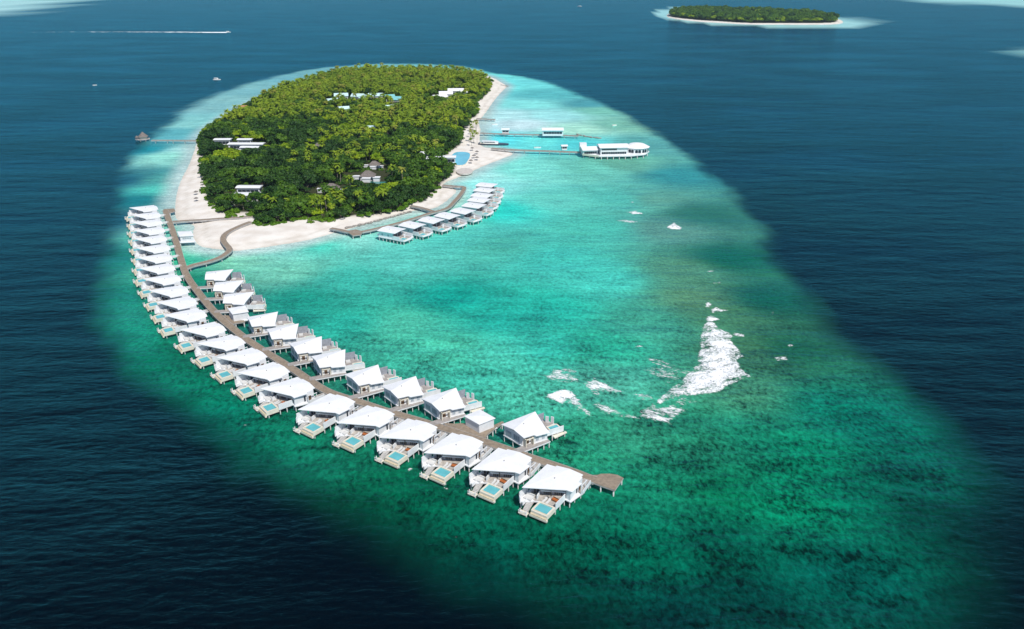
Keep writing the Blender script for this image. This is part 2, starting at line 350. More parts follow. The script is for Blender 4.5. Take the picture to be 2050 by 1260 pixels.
nt.links.new(vm.outputs[0], df.inputs['Color']); nt.links.new(math_('MINIMUM', math_('MULTIPLY', math_('POWER', fr.outputs[0], 1.6), 2.1), 0.46), mx.inputs[0]); nt.links.new(df.outputs[0], mx.inputs[1]); nt.links.new(gl.outputs[0], mx.inputs[2])
nt.links.new(mx.outputs[0], nt.nodes['Material Output'].inputs['Surface'])
water = np_obj('water', np.column_stack([PW, np.zeros(len(PW))]), F, [wm], smooth=True)
a = water.data.attributes.new('tint', 'FLOAT_COLOR', 'POINT'); a.data.foreach_set('color', np.column_stack([colr, np.ones(len(PW))]).astype(np.float32).ravel())
a = water.data.attributes.new('coral', 'FLOAT', 'POINT'); a.data.foreach_set('value', coral.astype(np.float32))
tag(water, 'blue sea and turquoise lagoon around the island', kind='structure')

# ------------------------------------------------------------------ sand and soil of the islands
def island_ground(name, sand, veg, step, zmax, label, soil):
    s = np.array(sand); x0, y0 = s.min(0) - 12; x1, y1 = s.max(0) + 12
    gx = np.arange(x0, x1, step); gy = np.arange(y0, y1, step * 1.4); X, Y = np.meshgrid(gx, gy); P = np.stack([X.ravel(), Y.ravel()], 1)
    d = sdist(P, sand); dv = sdist(P, veg)
    z = np.where(d > 0, np.minimum(zmax, 0.05 + d * 0.09), -0.05 + d * 0.12)
    z += np.where(d > 6, 0.12 * np.sin(P[:, 0] * .21 + 2 * np.sin(P[:, 1] * .13)), 0)
    ii = np.arange(len(P)).reshape(len(gy), len(gx)); q = np.stack([ii[:-1, :-1].ravel(), ii[:-1, 1:].ravel(), ii[1:, 1:].ravel(), ii[1:, :-1].ravel()], 1)
    q = q[(d[q] > -10).any(1)]
    m = bpy.data.materials.new(name + '_sand'); m.use_nodes = True; nt = m.node_tree; bb = nt.nodes['Principled BSDF']
    bb.inputs['Roughness'].default_value = 0.9; bb.inputs['Specular IOR Level'].default_value = 0.1
    av = nt.nodes.new('ShaderNodeAttribute'); av.attribute_name = 'soil'; g = nt.nodes.new('ShaderNodeNewGeometry')
    n = nt.nodes.new('ShaderNodeTexNoise'); n.inputs['Scale'].default_value = 0.12; n.inputs['Detail'].default_value = 6; nt.links.new(g.outputs['Position'], n.inputs['Vector'])
    cr = nt.nodes.new('ShaderNodeValToRGB'); cr.color_ramp.elements[0].position = 0.3; cr.color_ramp.elements[0].color = (0.68, 0.61, 0.53, 1); cr.color_ramp.elements[1].position = 0.62; cr.color_ramp.elements[1].color = (0.80, 0.75, 0.68, 1)
    nt.links.new(n.outputs['Fac'], cr.inputs[0])
    wt = nt.nodes.new('ShaderNodeAttribute'); wt.attribute_name = 'wet'; wm_ = nt.nodes.new('ShaderNodeMix'); wm_.data_type = 'RGBA'; wm_.blend_type = 'MULTIPLY'
    nt.links.new(wt.outputs['Fac'], wm_.inputs[0]); nt.links.new(cr.outputs[0], wm_.inputs[6]); wm_.inputs[7].default_value = (0.80, 0.79, 0.76, 1)
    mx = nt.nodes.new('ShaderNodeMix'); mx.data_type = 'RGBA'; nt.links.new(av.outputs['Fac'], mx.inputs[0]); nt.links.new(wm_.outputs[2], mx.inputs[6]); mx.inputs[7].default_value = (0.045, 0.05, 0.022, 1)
    nt.links.new(mx.outputs[2], bb.inputs['Base Color'])
    o = np_obj(name, np.column_stack([P, z]), q, [m], smooth=True)
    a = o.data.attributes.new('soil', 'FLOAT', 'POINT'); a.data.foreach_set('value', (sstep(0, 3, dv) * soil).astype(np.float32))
    wv_ = np.array([mnoise.noise(Vector((x * .08, y * .08, 5))) for x, y in P]) * 2.2
    wet = np.maximum(1 - sstep(0, 3.2, d + wv_), .75 * np.exp(-((d - 7 - wv_ * 1.5) / 1.1) ** 2))   # wet rim and a wrack line
    a = o.data.attributes.new('wet', 'FLOAT', 'POINT'); a.data.foreach_set('value', wet.astype(np.float32))
    tag(o, label, kind='structure')
    return o
beach = island_ground('beach', SAND, VEG, 2.2, 1.4, 'pale coral sand of the round island and its soil under the trees', 1.0)
far_beach = island_ground('far_beach', FAR_SAND, FAR_VEG, 8, 1.4, 'thin pale sand rim of the distant island', 1.0)
#<<VILLAS
# ------------------------------------------------------------------ over-water villas
DZ = 2.5                                          # deck height above the water
ORD = ['first','second','third','fourth','fifth','sixth','seventh','eighth','ninth','tenth','eleventh','twelfth','thirteenth','fourteenth','fifteenth','sixteenth','seventeenth',
       'eighteenth','nineteenth','twentieth','twenty-first','twenty-second','twenty-third']
def ridge_roof(T, Rr, zr, slope):
    T, Rr = Vector(T), Vector(Rr); d = (Rr - T).normalized(); n = Vector((-d.y, d.x))
    return lambda x, y: zr - slope * abs((Vector((x, y)) - T).dot(n))
def roof_mesh(polyA, polyB, hr, th):
    """Two slabs meeting along the ridge, one mesh."""
    bm = bmesh.new()
    for poly in (polyA, polyB):
        if area(poly) < 0: poly = poly[::-1]
        b_ = [bm.verts.new((x, y, hr(x, y))) for x, y in poly]; t_ = [bm.verts.new((x, y, hr(x, y) + th)) for x, y in poly]
        bm.faces.new(t_); bm.faces.new(b_[::-1])
        for i in range(len(poly)):
            j = (i + 1) % len(poly); bm.faces.new((b_[i], b_[j], t_[j], t_[i]))
    bmesh.ops.remove_doubles(bm, verts=bm.verts, dist=0.001)
    return bm
def piles(parent, spots, ztop, r=0.17, zbot=-1.6, m='pile'):
    me = None
    for x, y in spots:
        if me is None:
            bm = bmesh.new(); tube(bm, [(0, 0, zbot), (0, 0, ztop)], [r, r], 8); o = obj('pile', bm, M[m], parent, True); me = o.data
        else:
            o = bpy.data.objects.new('pile', me); col.objects.link(o); o.parent = parent
        o.location = (x, y, 0)
def window(parent, p, q, z0, z1, panes, name='window'):
    """Dark panes in a pale frame on an upright wall between two plan points."""
    p, q = Vector(p), Vector(q); d = (q - p); L = d.length; d.normalize(); n = Vector((d.y, -d.x))
    bm = bmesh.new(); g = 0.14; wv = (L - g * (panes + 1)) / panes
    for i in range(panes):
        a = p + d * (g + i * (wv + g)); b_ = a + d * wv
        prism(bm, [tuple(a), tuple(b_), tuple(b_ + n * .05), tuple(a + n * .05)], z0, z1)
    return obj(name, bm, M['glass'], parent)

def make_outer():
    """Villa of the outer row: local X points out to sea, Y along the jetty; near wall at Y=0."""
    r = empty('water_villa', (0, 0, 0))
    T, Rr = (6.9, -11.7), (-8.1, -4.8)
    hr = ridge_roof(T, Rr, 6.5, 0.07)
    rf = obj('roof', roof_mesh([T, Rr, (-7.7, -9.0), (-7.05, -9.1), (-7.0, -11.9)], [Rr, T, (.5, -1.05), (.3, .7), (-4.5, 1.1), (-4.5, -.5), (-8.1, -.5)], hr, .22), M['roof'], r)
    bm = bmesh.new(); tube(bm, [(-1.8, -6.2, hr(-1.8, -6.2) + .2), (-1.8, -6.2, hr(-1.8, -6.2) + .6)], [.16, .16], 8)
    obj('roof_vent', bm, M['jetty_side'], rf)
    bm = bmesh.new(); prism(bm, [(-7.3, -.25), (0, 0), (-.3, -1.5), (-1.6, -2.2), (3.0, -11.3), (-6.6, -11.3)], DZ, lambda x, y: hr(x, y) - .03); obj('wall', bm, M['wall'], r)
    bm = bmesh.new()
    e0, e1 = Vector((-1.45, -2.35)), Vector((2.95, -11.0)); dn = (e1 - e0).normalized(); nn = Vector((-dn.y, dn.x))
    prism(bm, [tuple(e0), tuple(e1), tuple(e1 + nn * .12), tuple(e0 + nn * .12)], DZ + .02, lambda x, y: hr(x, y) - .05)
    ew = obj('end_wall', bm, M['shade_grey'], r)
    for a0, a1 in ((.08, .34), (.42, .66)):
        for z0, z1 in ((4.85, 5.6), (2.7, 4.2)):
            p = e0 + (e1 - e0) * a1 + nn * .13; q = e0 + (e1 - e0) * a0 + nn * .13
            window(ew, p, q, z0, z1, 4)
    window(ew, e0 + (e1 - e0) * .95 + nn * .13, e0 + (e1 - e0) * .76 + nn * .13, 2.7, 5.3, 2, 'glass_door')
    bm = bmesh.new(); p, q = e0 + (e1 - e0) * .0 + nn * .15, e0 + (e1 - e0) * .72 + nn * .15
    prism(bm, [tuple(p), tuple(q), tuple(q + nn * 1.1), tuple(p + nn * 1.1)], 4.35, 4.6); obj('canopy', bm, M['roof'], r)
    # entrance side
    bm = bmesh.new(); box(bm, -6.2, -5.2, -.2, -.08, DZ + .15, 4.7); obj('door', bm, M['door'], r)
    bm = bmesh.new(); box(bm, -4.1, -3.5, -.05, .02, DZ + .4, 4.9); obj('window', bm, M['glass'], r)
    bm = bmesh.new(); box(bm, -4.6, -4.35, 1.0, 1.2, DZ + .1, 5.6); box(bm, -8.0, -7.8, .5, .7, DZ + .1, 5.2); box(bm, -8.0, -4.4, .8, 1.0, 5.1, 5.3); obj('porch_frame', bm, M['wall'], r)
    # decks
    bm = bmesh.new(); prism(bm, [(-8.0, -11.6), (-8, -2.0), (-11.6, -2.0), (-11.6, .6), (-4.6, 1.2), (.3, .3), (.1, -1.6), (5.0, -1.7), (5.0, -7.2), (5.6, -8.2), (7.9, -11.6), (6.1, -12.5), (-6.8, -11.9)], DZ - .35, DZ - .004)
    obj('floor_slab', bm, M['wall'], r)
    bm = bmesh.new(); prism(bm, [(.3, -2.2), (4.8, -2.2), (4.8, -7.4), (5.4, -8.4), (4.6, -10.4), (3.2, -11.2), (-1.3, -2.4)], DZ, DZ + .05); obj('terrace_deck', bm, M['wood'], r)
    bm = bmesh.new(); prism(bm, [(-11.6, -1.9), (-11.6, .5), (-4.7, 1.0), (-4.7, -.1), (-8.2, -.3), (-8.2, -1.9)], DZ, DZ + .05); obj('entrance_deck', bm, M['wood'], r)
    for p, q, t_, z0, z1 in (((-.1, -1.75), (5.1, -1.75), .22, DZ - .5, 4.2), ((-10.6, .75), (-4.7, 1.3), .16, DZ - .3, 3.5)):
        bm = bmesh.new(); wall_seg(bm, p, q, t_, z0, z1); obj('privacy_wall', bm, M['wall'], r)
    bm = bmesh.new(); wall_seg(bm, (2.9, -12.3), (7.3, -12.3), .25, DZ - .3, 5.0); obj('privacy_wall', bm, M['wall'], r)
    bm = bmesh.new(); wall_seg(bm, (7.36, -12.2), (8.2, -11.4), .22, DZ - .3, 4.0); obj('privacy_wall', bm, M['wall'], r)
    bm = bmesh.new(); wall_seg(bm, (2.6, -8.6), (4.6, -8.1), .3, DZ, 3.9); obj('planter_wall', bm, M['wall'], r)
    # pool box standing proud at the seaward corner
    bm = bmesh.new(); x0, x1, y0, y1 = 5.05, 9.55, -7.05, -1.85; t = .5
    box(bm, x0, x0 + t, y0, y1, 1.35, DZ + .35); box(bm, x1 - t, x1, y0, y1, 1.35, DZ + .15); box(bm, x0 + t, x1 - t, y0, y0 + t, 1.35, DZ + .3); box(bm, x0 + t, x1 - t, y1 - t, y1, 1.35, DZ + .3)
    box(bm, x0 + t, x1 - t, y0 + t, y1 - t, 1.2, 1.5); box(bm, x1 + .003, x1 + .6, y0 - .2, y1 + .3, 1.0, 1.55)
    pb = obj('pool_basin', bm, M['cream'], r)
    bm = bmesh.new(); box(bm, x1 - t - .25, x1 - t - .004, y0 + t + .004, y1 - t - .004, 1.6, DZ + .22); box(bm, x1 + .02, x1 + .5, y0, y1, 1.56, 1.9); obj('rim', bm, M['rim'], pb)
    bm = bmesh.new(); box(bm, x0 + t + .004, x1 - t - .26, y0 + t + .004, y1 - t - .004, 1.51, DZ + .08); obj('pool_water', bm, M['pool'], pb)
    # stairs down to the swimming landing
    bm = bmesh.new()
    for k in range(7): box(bm, 6.0 + k * .42, 6.42 + k * .42 - .003, -10.3 + .03 * k, -8.4, DZ - .5 - k * .2, DZ - .1 - k * .2)
    obj('stairs', bm, M['stair'], r)
    bm = bmesh.new(); box(bm, 9.0, 10.6, -10.6, -7.9, .75, .95); obj('landing', bm, M['cream'], r)
    bm = bmesh.new()
    for y in (-10.5, -9.4, -8.1): tube(bm, [(10.5, y, .9), (10.5, y, 2.0)], [.06, .06], 6)
    box(bm, 10.44, 10.56, -10.56, -8.0, 1.7, 1.85); obj('railing', bm, M['wall'], r)
    bm = bmesh.new(); box(bm, 5.9, 8.4, -10.6, -10.42, 1.9, 3.0); obj('stair_wall', bm, M['wall'], r)
    # built-in daybed
    bm = bmesh.new(); box(bm, 4.3, 6.3, -11.6, -9.2, DZ, DZ + .55); box(bm, 4.2, 4.5, -11.7, -9.1, DZ + .552, DZ + 1.1); obj('daybed', bm, M['cushion'], r)
    piles(r, [(-.3, -.3), (-3, -.2), (-5.6, .3), (-8.4, 0), (-10.6, .2), (-.2, -2), (2.2, -2), (4.6, -2.1), (8.6, -2.3), (8.9, -4.5), (8.6, -6.7), (5.0, -12), (7.4, -11.6), (0, -11.6), (-4, -11.6), (10, -10.3), (10, -8.2), (-4, -6), (2, -6.5)], DZ - .36)
    return r

def make_inner():
    """Villa of the lagoon side: local X runs out from the jetty, Y across; near wall at Y=0."""
    r = empty('water_villa', (0, 0, 0))
    T, Rr = (10.2, 9.2), (-1.3, 3.2)
    hr = ridge_roof(T, Rr, 6.75, 0.15)
    rf = obj('roof', roof_mesh([T, Rr, (-.4, -1.5), (3.4, -1.2), (3.9, -2.0), (8.9, -2.0), (8.85, .2)], [Rr, T, (-2.6, 9.0)], hr, .22), M['roof'], r)
    bm = bmesh.new(); tube(bm, [(3.2, 4.6, hr(3.2, 4.6) + .2), (3.2, 4.6, hr(3.2, 4.6) + .6)], [.16, .16], 8)
    obj('roof_vent', bm, M['jetty_side'], rf)
    bm = bmesh.new(); prism(bm, [(0, 0), (3.4, 0), (3.6, -.9), (8.6, -.9), (8.4, 1.5), (8.9, 8.3), (-2.1, 8.1)], DZ, lambda x, y: hr(x, y) - .03); obj('wall', bm, M['wall'], r)
    bm = bmesh.new(); wall_seg(bm, (8.5, 1.2), (9.02, 8.2), .16, DZ + .02, lambda x, y: hr(x, y) - .05); ew = obj('end_wall', bm, M['shade_grey'], r)
    window(ew, (8.66, 2.2), (8.9, 5.0), 2.8, 4.6, 3, 'glass_door'); window(ew, (8.92, 5.4), (9.1, 7.6), 2.8, 4.6, 3, 'glass_door')
    bm = bmesh.new(); wall_seg(bm, (9.2, 9.0), (13.6, 9.3), .25, DZ - .3, 5.4); obj('screen_wall', bm, M['shade_grey'], r)
    # windows towards the jetty
    for a0, a1 in ((.12, .42), (.52, .86)):
        p0, p1 = Vector((-2.1, 8.1)), Vector((0, 0)); d = (p1 - p0).normalized(); n = Vector((d.y, -d.x)) * .02
        window(r, p0 + (p1 - p0) * a0 + n, p0 + (p1 - p0) * a1 + n, 3.2, 5.0, 3).data.materials[0] = M['pane']
    # entrance portal
    bm = bmesh.new(); box(bm, .3, .55, -1.6, -.02, DZ, 5.3); box(bm, .3, 3.35, -1.6, -1.35, 5.0, 5.3); box(bm, 3.1, 3.35, -1.6, -.02, DZ, 4.998); obj('portal', bm, M['cream'], r)
    bm = bmesh.new(); box(bm, 1.2, 2.3, -.08, -.01, DZ + .1, 4.6); obj('door', bm, M['door'], r)
    for x in (4.4, 6.6):
        bm = bmesh.new(); box(bm, x, x + 1, -.98, -.91, 3.3, 4.7); obj('window', bm, M['pane'], r)
    bm = bmesh.new(); prism(bm, [(-4.4, -3.3), (-4.4, -.6), (-.3, -.2), (-2.3, 8.3), (9, 8.9), (13.9, 9.4), (15.6, 6), (15.9, 1.2), (8.8, 1.0), (8.9, -2.4), (1, -3.0)], DZ - .35, DZ - .004); obj('floor_slab', bm, M['wall'], r)
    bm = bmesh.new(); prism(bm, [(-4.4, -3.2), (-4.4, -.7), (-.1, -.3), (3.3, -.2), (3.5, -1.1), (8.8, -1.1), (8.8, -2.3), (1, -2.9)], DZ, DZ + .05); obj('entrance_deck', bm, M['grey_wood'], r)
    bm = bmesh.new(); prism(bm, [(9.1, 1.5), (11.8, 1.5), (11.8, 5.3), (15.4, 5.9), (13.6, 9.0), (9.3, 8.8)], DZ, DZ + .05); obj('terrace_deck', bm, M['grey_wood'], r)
    bm = bmesh.new(); wall_seg(bm, (8.7, 1.2), (16.2, 1.3), .22, DZ - .5, 4.1); obj('privacy_wall', bm, M['wall'], r)
    for p, q in (((13.5, 8.0), (14.2, 7.2)), ((15.0, 7.0), (15.5, 6.1))):
        bm = bmesh.new(); wall_seg(bm, p, q, .25, DZ, 4.8); obj('planter_wall', bm, M['wall'], r)
    bm = bmesh.new(); x0, x1, y0, y1 = 11.9, 16.2, 1.45, 5.2; t = .4
    box(bm, x0, x0 + t, y0, y1, 1.35, DZ + .3); box(bm, x1 - t, x1, y0, y1, 1.35, DZ + .1); box(bm, x0 + t, x1 - t, y0, y0 + t, 1.35, DZ + .3); box(bm, x0 + t, x1 - t, y1 - t, y1, 1.35, DZ + .3); box(bm, x0 + t, x1 - t, y0 + t, y1 - t, 1.2, 1.5)
    pb = obj('pool_basin', bm, M['cream'], r)
    bm = bmesh.new(); box(bm, x0 + t + .004, x1 - t - .004, y0 + t + .004, y1 - t - .004, 1.51, DZ + .1); obj('pool_water', bm, M['pool'], pb)
    bm = bmesh.new(); prism(bm, [(11.8, -.5), (17.0, .4), (17.0, 1.1), (11.8, 1.0)], 1.4, 1.75); obj('landing', bm, M['cream'], r)
    bm = bmesh.new(); box(bm, 9.8, 11.4, 6.2, 7.8, DZ + .05, DZ + .6); obj('daybed', bm, M['cushion'], r)
    piles(r, [(-3, -2.6), (.2, -2.6), (2.2, -2.5), (4.4, -2.1), (6.6, -2.1), (8.6, -2.1), (-.3, .3), (-1.1, 4), (-2, 8), (11.6, .8), (13.6, .8), (16.4, .8), (15.8, 5), (3, 8.4), (8, 8.6), (13.5, 9), (4, 4)], DZ - .36)
    return r

def make_beach_villa():
    """Villa of the short curved row: long flat-ridged roof, walls along both sides, pool deck at the outer end. X out, Y across."""
    r = empty('water_villa', (0, 0, 0))
    hr = lambda x, y: 6.3 - 0.10 * abs(y - 4.2) + 0.012 * x
    rf = obj('roof', roof_mesh([(-.4, -.9), (11.6, -.9), (12.4, 4.2), (-.4, 4.2)], [(-.4, 4.2), (12.4, 4.2), (12.0, 9.2), (-.4, 9.2)], hr, .22), M['roof'], r)
    bm = bmesh.new(); box(bm, 5, 5.4, 3.1, 3.5, 6.3, 6.7); obj('roof_vent', bm, M['jetty_side'], rf)
    bm = bmesh.new(); prism(bm, [(0, 0), (9.5, 0), (9.5, 8.4), (0, 8.4)], DZ, lambda x, y: hr(x, y) - .03); obj('wall', bm, M['wall'], r)
    bm = bmesh.new(); wall_seg(bm, (9.58, .3), (9.58, 8.1), .12, DZ + .02, lambda x, y: hr(x, y) - .05); ew = obj('end_wall', bm, M['shade_grey'], r)
    window(ew, (9.66, 1.0), (9.66, 4.0), 2.8, 4.8, 3, 'glass_door'); window(ew, (9.66, 4.4), (9.66, 7.4), 2.8, 4.8, 3, 'glass_door')
    for x in (2, 6):
        bm = bmesh.new(); box(bm, x, x + 1, -.05, -.003, 3.4, 4.6); obj('window', bm, M['pane'], r)
    bm = bmesh.new(); prism(bm, [(-3.0, 2), (-3.0, 5), (-.3, 5), (-.3, 9), (17.2, 8.8), (18.2, 4.5), (17.2, -.3), (-.3, -.3), (-.3, 2)], DZ - .5, DZ - .004); obj('floor_slab', bm, M['wall'], r)
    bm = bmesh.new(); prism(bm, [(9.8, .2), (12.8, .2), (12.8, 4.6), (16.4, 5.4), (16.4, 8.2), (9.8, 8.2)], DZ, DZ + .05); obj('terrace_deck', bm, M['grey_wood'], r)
    for x0, x1, z1 in ((9.6, 14.19, 4.3), (14.2, 17.0, 3.2)):
        bm = bmesh.new(); wall_seg(bm, (x0, -.15), (x1, -.15), .22, DZ - .4, z1); obj('privacy_wall', bm, M['wall'], r)
    bm = bmesh.new(); wall_seg(bm, (9.6, 8.6), (16.8, 8.6), .22, DZ - .4, 4.0); obj('privacy_wall', bm, M['wall'], r)
    bm = bmesh.new(); box(bm, 13.2, 13.5, 5.0, 6.4, DZ, 4.3); obj('planter_wall', bm, M['wall'], r)
    bm = bmesh.new(); x0, x1, y0, y1 = 13.0, 17.0, .3, 4.4; t = .4
    box(bm, x0, x0 + t, y0, y1, 1.6, DZ + .3); box(bm, x1 - t, x1, y0, y1, 1.6, DZ + .15); box(bm, x0 + t, x1 - t, y0, y0 + t, 1.6, DZ + .3); box(bm, x0 + t, x1 - t, y1 - t, y1, 1.6, DZ + .3); box(bm, x0 + t, x1 - t, y0 + t, y1 - t, 1.5, 1.8)
    pb = obj('pool_basin', bm, M['cream'], r)
    bm = bmesh.new(); box(bm, x0 + t + .004, x1 - t - .004, y0 + t + .004, y1 - t - .004, 1.81, DZ + .1); obj('pool_water', bm, M['pool'], pb)
    piles(r, [(.3, 0), (2.8, 0), (5.2, 0), (7.6, 0), (10, 0), (12.4, 0), (14.8, 0), (16.8, .2), (17.6, 4), (16.8, 8.4), (12, 8.4), (6, 8.4), (.3, 8.4), (-2.6, 3.5)], DZ - .5)
    return r

M['pane'] = mat('grey_glass', (0.40, 0.44, 0.48), 0.15, 0.5, 0.15, 0.8)
def place(o, lA, zA, pA, lB, zB, pB):
    """Put o so that its local points lA, lB come to rest where photo pixels pA, pB stand."""
    a, b_ = at(*pA, zA).xy, at(*pB, zB).xy; la, lb = Vector(lA), Vector(lB)
    ang = math.atan2((b_ - a).y, (b_ - a).x) - math.atan2((lb - la).y, (lb - la).x)
    rot = Matrix.Rotation(ang, 2); c = (a + b_) / 2 - rot @ ((la + lb) / 2)
    o.location = (c.x, c.y, 0); o.rotation_euler = (0, 0, ang)
    return (b_ - a).length / (lb - la).length
def zz(s, ox, oy, pts): return [(ox + x / s, oy + y / s) for x, y in pts]
OUT_T = [(1043.4, 975.6), (943.2, 939.5), (847, 906.3), (758.2, 875.7), (672.4, 846.3), (594.3, 819.7), (520.8, 778), (474.5, 745.7), (431.7, 716.9), (394.2, 687.2), (357.5, 661), (328, 630)] + \
    zz(5.0407, 230, 390, [(430,1085),(350,970),(295,855),(265,745),(250,640),(235,545),(215,447),(200,362),(185,282),(174,210),(165,130)])
OUT_B = [(1141.2, 983.2), (1036.1, 947), (937.4, 913.8), (842.8, 882.3), (756.2, 854), (676.2, 827.9), (585.4, 794.6), (537.4, 761.4), (492, 730), (450, 701.2), (411.7, 674.1), (373.2, 644.4)] + \
    zz(5.0407, 230, 390, [(620,1150),(545,1030),(462,905),(398,790),(375,682),(357,582),(338,487),(322,400),(303,318),(288,242),(275,170)])
proto = make_outer(); villas = []
angs = []
for i, (t_, b_) in enumerate(zip(OUT_T, OUT_B)):
    o = proto if i == 0 else copy_tree(proto)
    k = place(o, (6.9, -11.7), 6.75, t_, (.4, -.2), 6.2, b_); print('outer', i, round(k, 2), [round(v, 1) for v in o.location[:2]], round(math.degrees(o.rotation_euler.z), 1))
    villas.append(o)
# steady the row: neighbouring villas turn smoothly along the jetty
az = np.unwrap([v.rotation_euler.z for v in villas])
for i, v in enumerate(villas):
    lo, hi = max(0, i - 1), min(len(az), i + 2); v.rotation_euler.z = float(np.mean(az[lo:hi])) if 6 < i else float(az[i])
for i, o in enumerate(villas):
    tag(o, 'white water villa with pool deck, ' + ('nearest the seaward tip in the outer row' if i == 0 else 'last of the outer row, beside the far jetty head' if i == 22 else ORD[i] + ' from the seaward tip in the outer row'),
        'villa', 'white water villas along the outer side of the long jetty')
INN = [((1048.8,878.9),(1071.3,824.7)), ((880.5,825),(912.6,777.4)), ((797,798.8),(832,754)), ((719,773.3),(756.4,731.2)), ((640.9,737.6),(690.6,700.5)), ((595.5,710.2),(644.2,673.7)),
       ((544.7,680.8),(597.5,648.3)), ((504,655.9),(556.8,624.2)), ((446.7,608.4),(507.8,585)), ((427.9,583.5),(486,562.4)), ((411.3,560.9),(466.3,539.8))]
proto = make_inner(); inner = []
for i, (b_, a_) in enumerate(INN):
    o = proto if i == 0 else copy_tree(proto)
    k = place(o, (-.4, -1.5), 5.9, b_, (10.2, 9.2), 6.9, a_); print('inner', i, round(k, 2), round(math.degrees(o.rotation_euler.z), 1))
    inner.append(o)
    tag(o, 'white water villa on the lagoon side, ' + ('standing apart beyond the square pavilion' if i == 0 else 'last of the row near the winding footbridge' if i == 10 else ORD[i] + ' from the seaward tip'),
        'villa', 'white water villas along the lagoon side of the long jetty')
LAG = zz(5.125, 640, 340, [(565,625),(785,572),(975,520),(1140,472),(1300,424),(1415,372),(1475,318),(1508,270),(1538,215),(1562,165)])
LAGR = zz(5.125, 640, 340, [(790,665),(985,615),(1190,565),(1355,520),(1520,470),(1660,408),(1710,350),(1745,300),(1770,245),(1790,190)])
proto = make_beach_villa(); lagoon_row = []
for i, (l_, r_) in enumerate(zip(LAG, LAGR)):
    o = proto if i == 0 else copy_tree(proto)
    k = place(o, (-.4, -.9), 5.8, l_, (11.6, -.9), 5.9, r_); print('lagoon', i, round(k, 2), round(math.degrees(o.rotation_euler.z), 1))
    lagoon_row.append(o)
    tag(o, 'white stilt villa in the curved beach row, ' + ('nearest to the viewer' if i == 0 else 'farthest from the viewer, nearest the sandbar' if i == 9 else ORD[i] + ' counted from the near end'),
        'villa', 'white stilt villas in the curved row off the beach')

# pavilions on the jetty
def pavilion(label, corners_px, ztop, rise, fascia=True):
    c = [at2(*p, ztop) for p in corners_px]; cx, cy = sum(p[0] for p in c) / 4, sum(p[1] for p in c) / 4
    r = empty('jetty_pavilion', (cx, cy, 0)); L = [(p[0] - cx, p[1] - cy) for p in c]
    if area(L) < 0: L = L[::-1]
    bm = bmesh.new(); bv = [bm.verts.new((*p, ztop)) for p in L]; tv = [bm.verts.new((*p, ztop + .25)) for p in L]; ap = bm.verts.new((0, 0, ztop + .25 + rise))
    bm.faces.new(bv[::-1])
    for i in range(4): j = (i + 1) % 4; bm.faces.new((bv[i], bv[j], tv[j], tv[i])); bm.faces.new((tv[i], tv[j], ap))
    obj('roof', bm, M['roof'], r)
    bm = bmesh.new(); prism(bm, [(x * .9, y * .9) for x, y in L], DZ, ztop - .02); wl = obj('wall', bm, M['wall'], r)
    for i in range(4 if 'shelter' in label else 0):
        p, q = Vector(L[i]) * .905, Vector(L[(i + 1) % 4]) * .905
        window(wl, q + (p - q) * .85, q + (p - q) * .15, DZ + 1.5, DZ + 2.3, 4).data.materials[0] = M['pane']
    bm = bmesh.new(); prism(bm, [(x * 1.12, y * 1.12) for x, y in L], DZ - .4, DZ - .006); obj('floor_slab', bm, M['wall'], r)
    piles(r, [(x * 1.0, y * 1.0) for x, y in L] + [(0, 0)], DZ - .4)
    tag(r, label, 'pavilion', 'pavilions standing on the jetties'); return r
pavilion('square white pavilion on the widened jetty beside the last lagoon villa', zz(9.318, 920, 800, [(80,320),(385,200),(670,360),(365,480)]), 5.8, .5)
pavilion('small white pavilion in the gap between the third and fourth lagoon villas', zz(6.633, 400, 530, [(370,588),(605,548),(650,632),(430,666)]), 5.8, .4)
pavilion('white shelter beside the jetty over the sandy shallows', [(354.5,464.5),(383,464),(388,473),(359,474.5)], 5.6, .3)
#>>VILLAS
#<<TREES
# ------------------------------------------------------------------ trees
def quads_np(c, u, v):
    """Quads from centres and two half-axis arrays."""
    V = np.stack([c - u - v, c + u - v, c + u + v, c - u + v], 1).reshape(-1, 3)
    return V, np.arange(len(V)).reshape(-1, 4)
def unit(a): return a / (np.linalg.norm(a, axis=-1, keepdims=True) + 1e-9)
def crown_broad(rs, rad, h0, h1, lobes, per, size):
    cs, us, vs = [], [], []
    for k in range(lobes):
        ang = rs.uniform(0, 2 * math.pi); rr = rad * math.sqrt(rs.uniform(0.0, 1)) * .72; tz = rs.uniform(0, 1)
        c = np.array([rr * math.cos(ang), rr * math.sin(ang), h0 + (h1 - h0) * (0.25 + 0.75 * (1 - (rr / rad) ** 2) * (0.55 + .45 * tz))])
        lr = rad * rs.uniform(.28, .46)
        d = unit(rs.normal(size=(per, 3))); d[:, 2] = np.where(d[:, 2] < -.35, -d[:, 2], d[:, 2])
        p = c + d * lr * rs.uniform(.75, 1.08, (per, 1)) * np.array([1, 1, .75])
        nrm = unit(d + rs.normal(size=(per, 3)) * .45); t = unit(np.cross(nrm, rs.normal(size=(per, 3)))); b2 = np.cross(nrm, t)
        s = rs.uniform(.6, 1.25, (per, 1)) * size
        cs.append(p); us.append(t * s); vs.append(b2 * s * .7)
    return quads_np(np.concatenate(cs), np.concatenate(us), np.concatenate(vs))
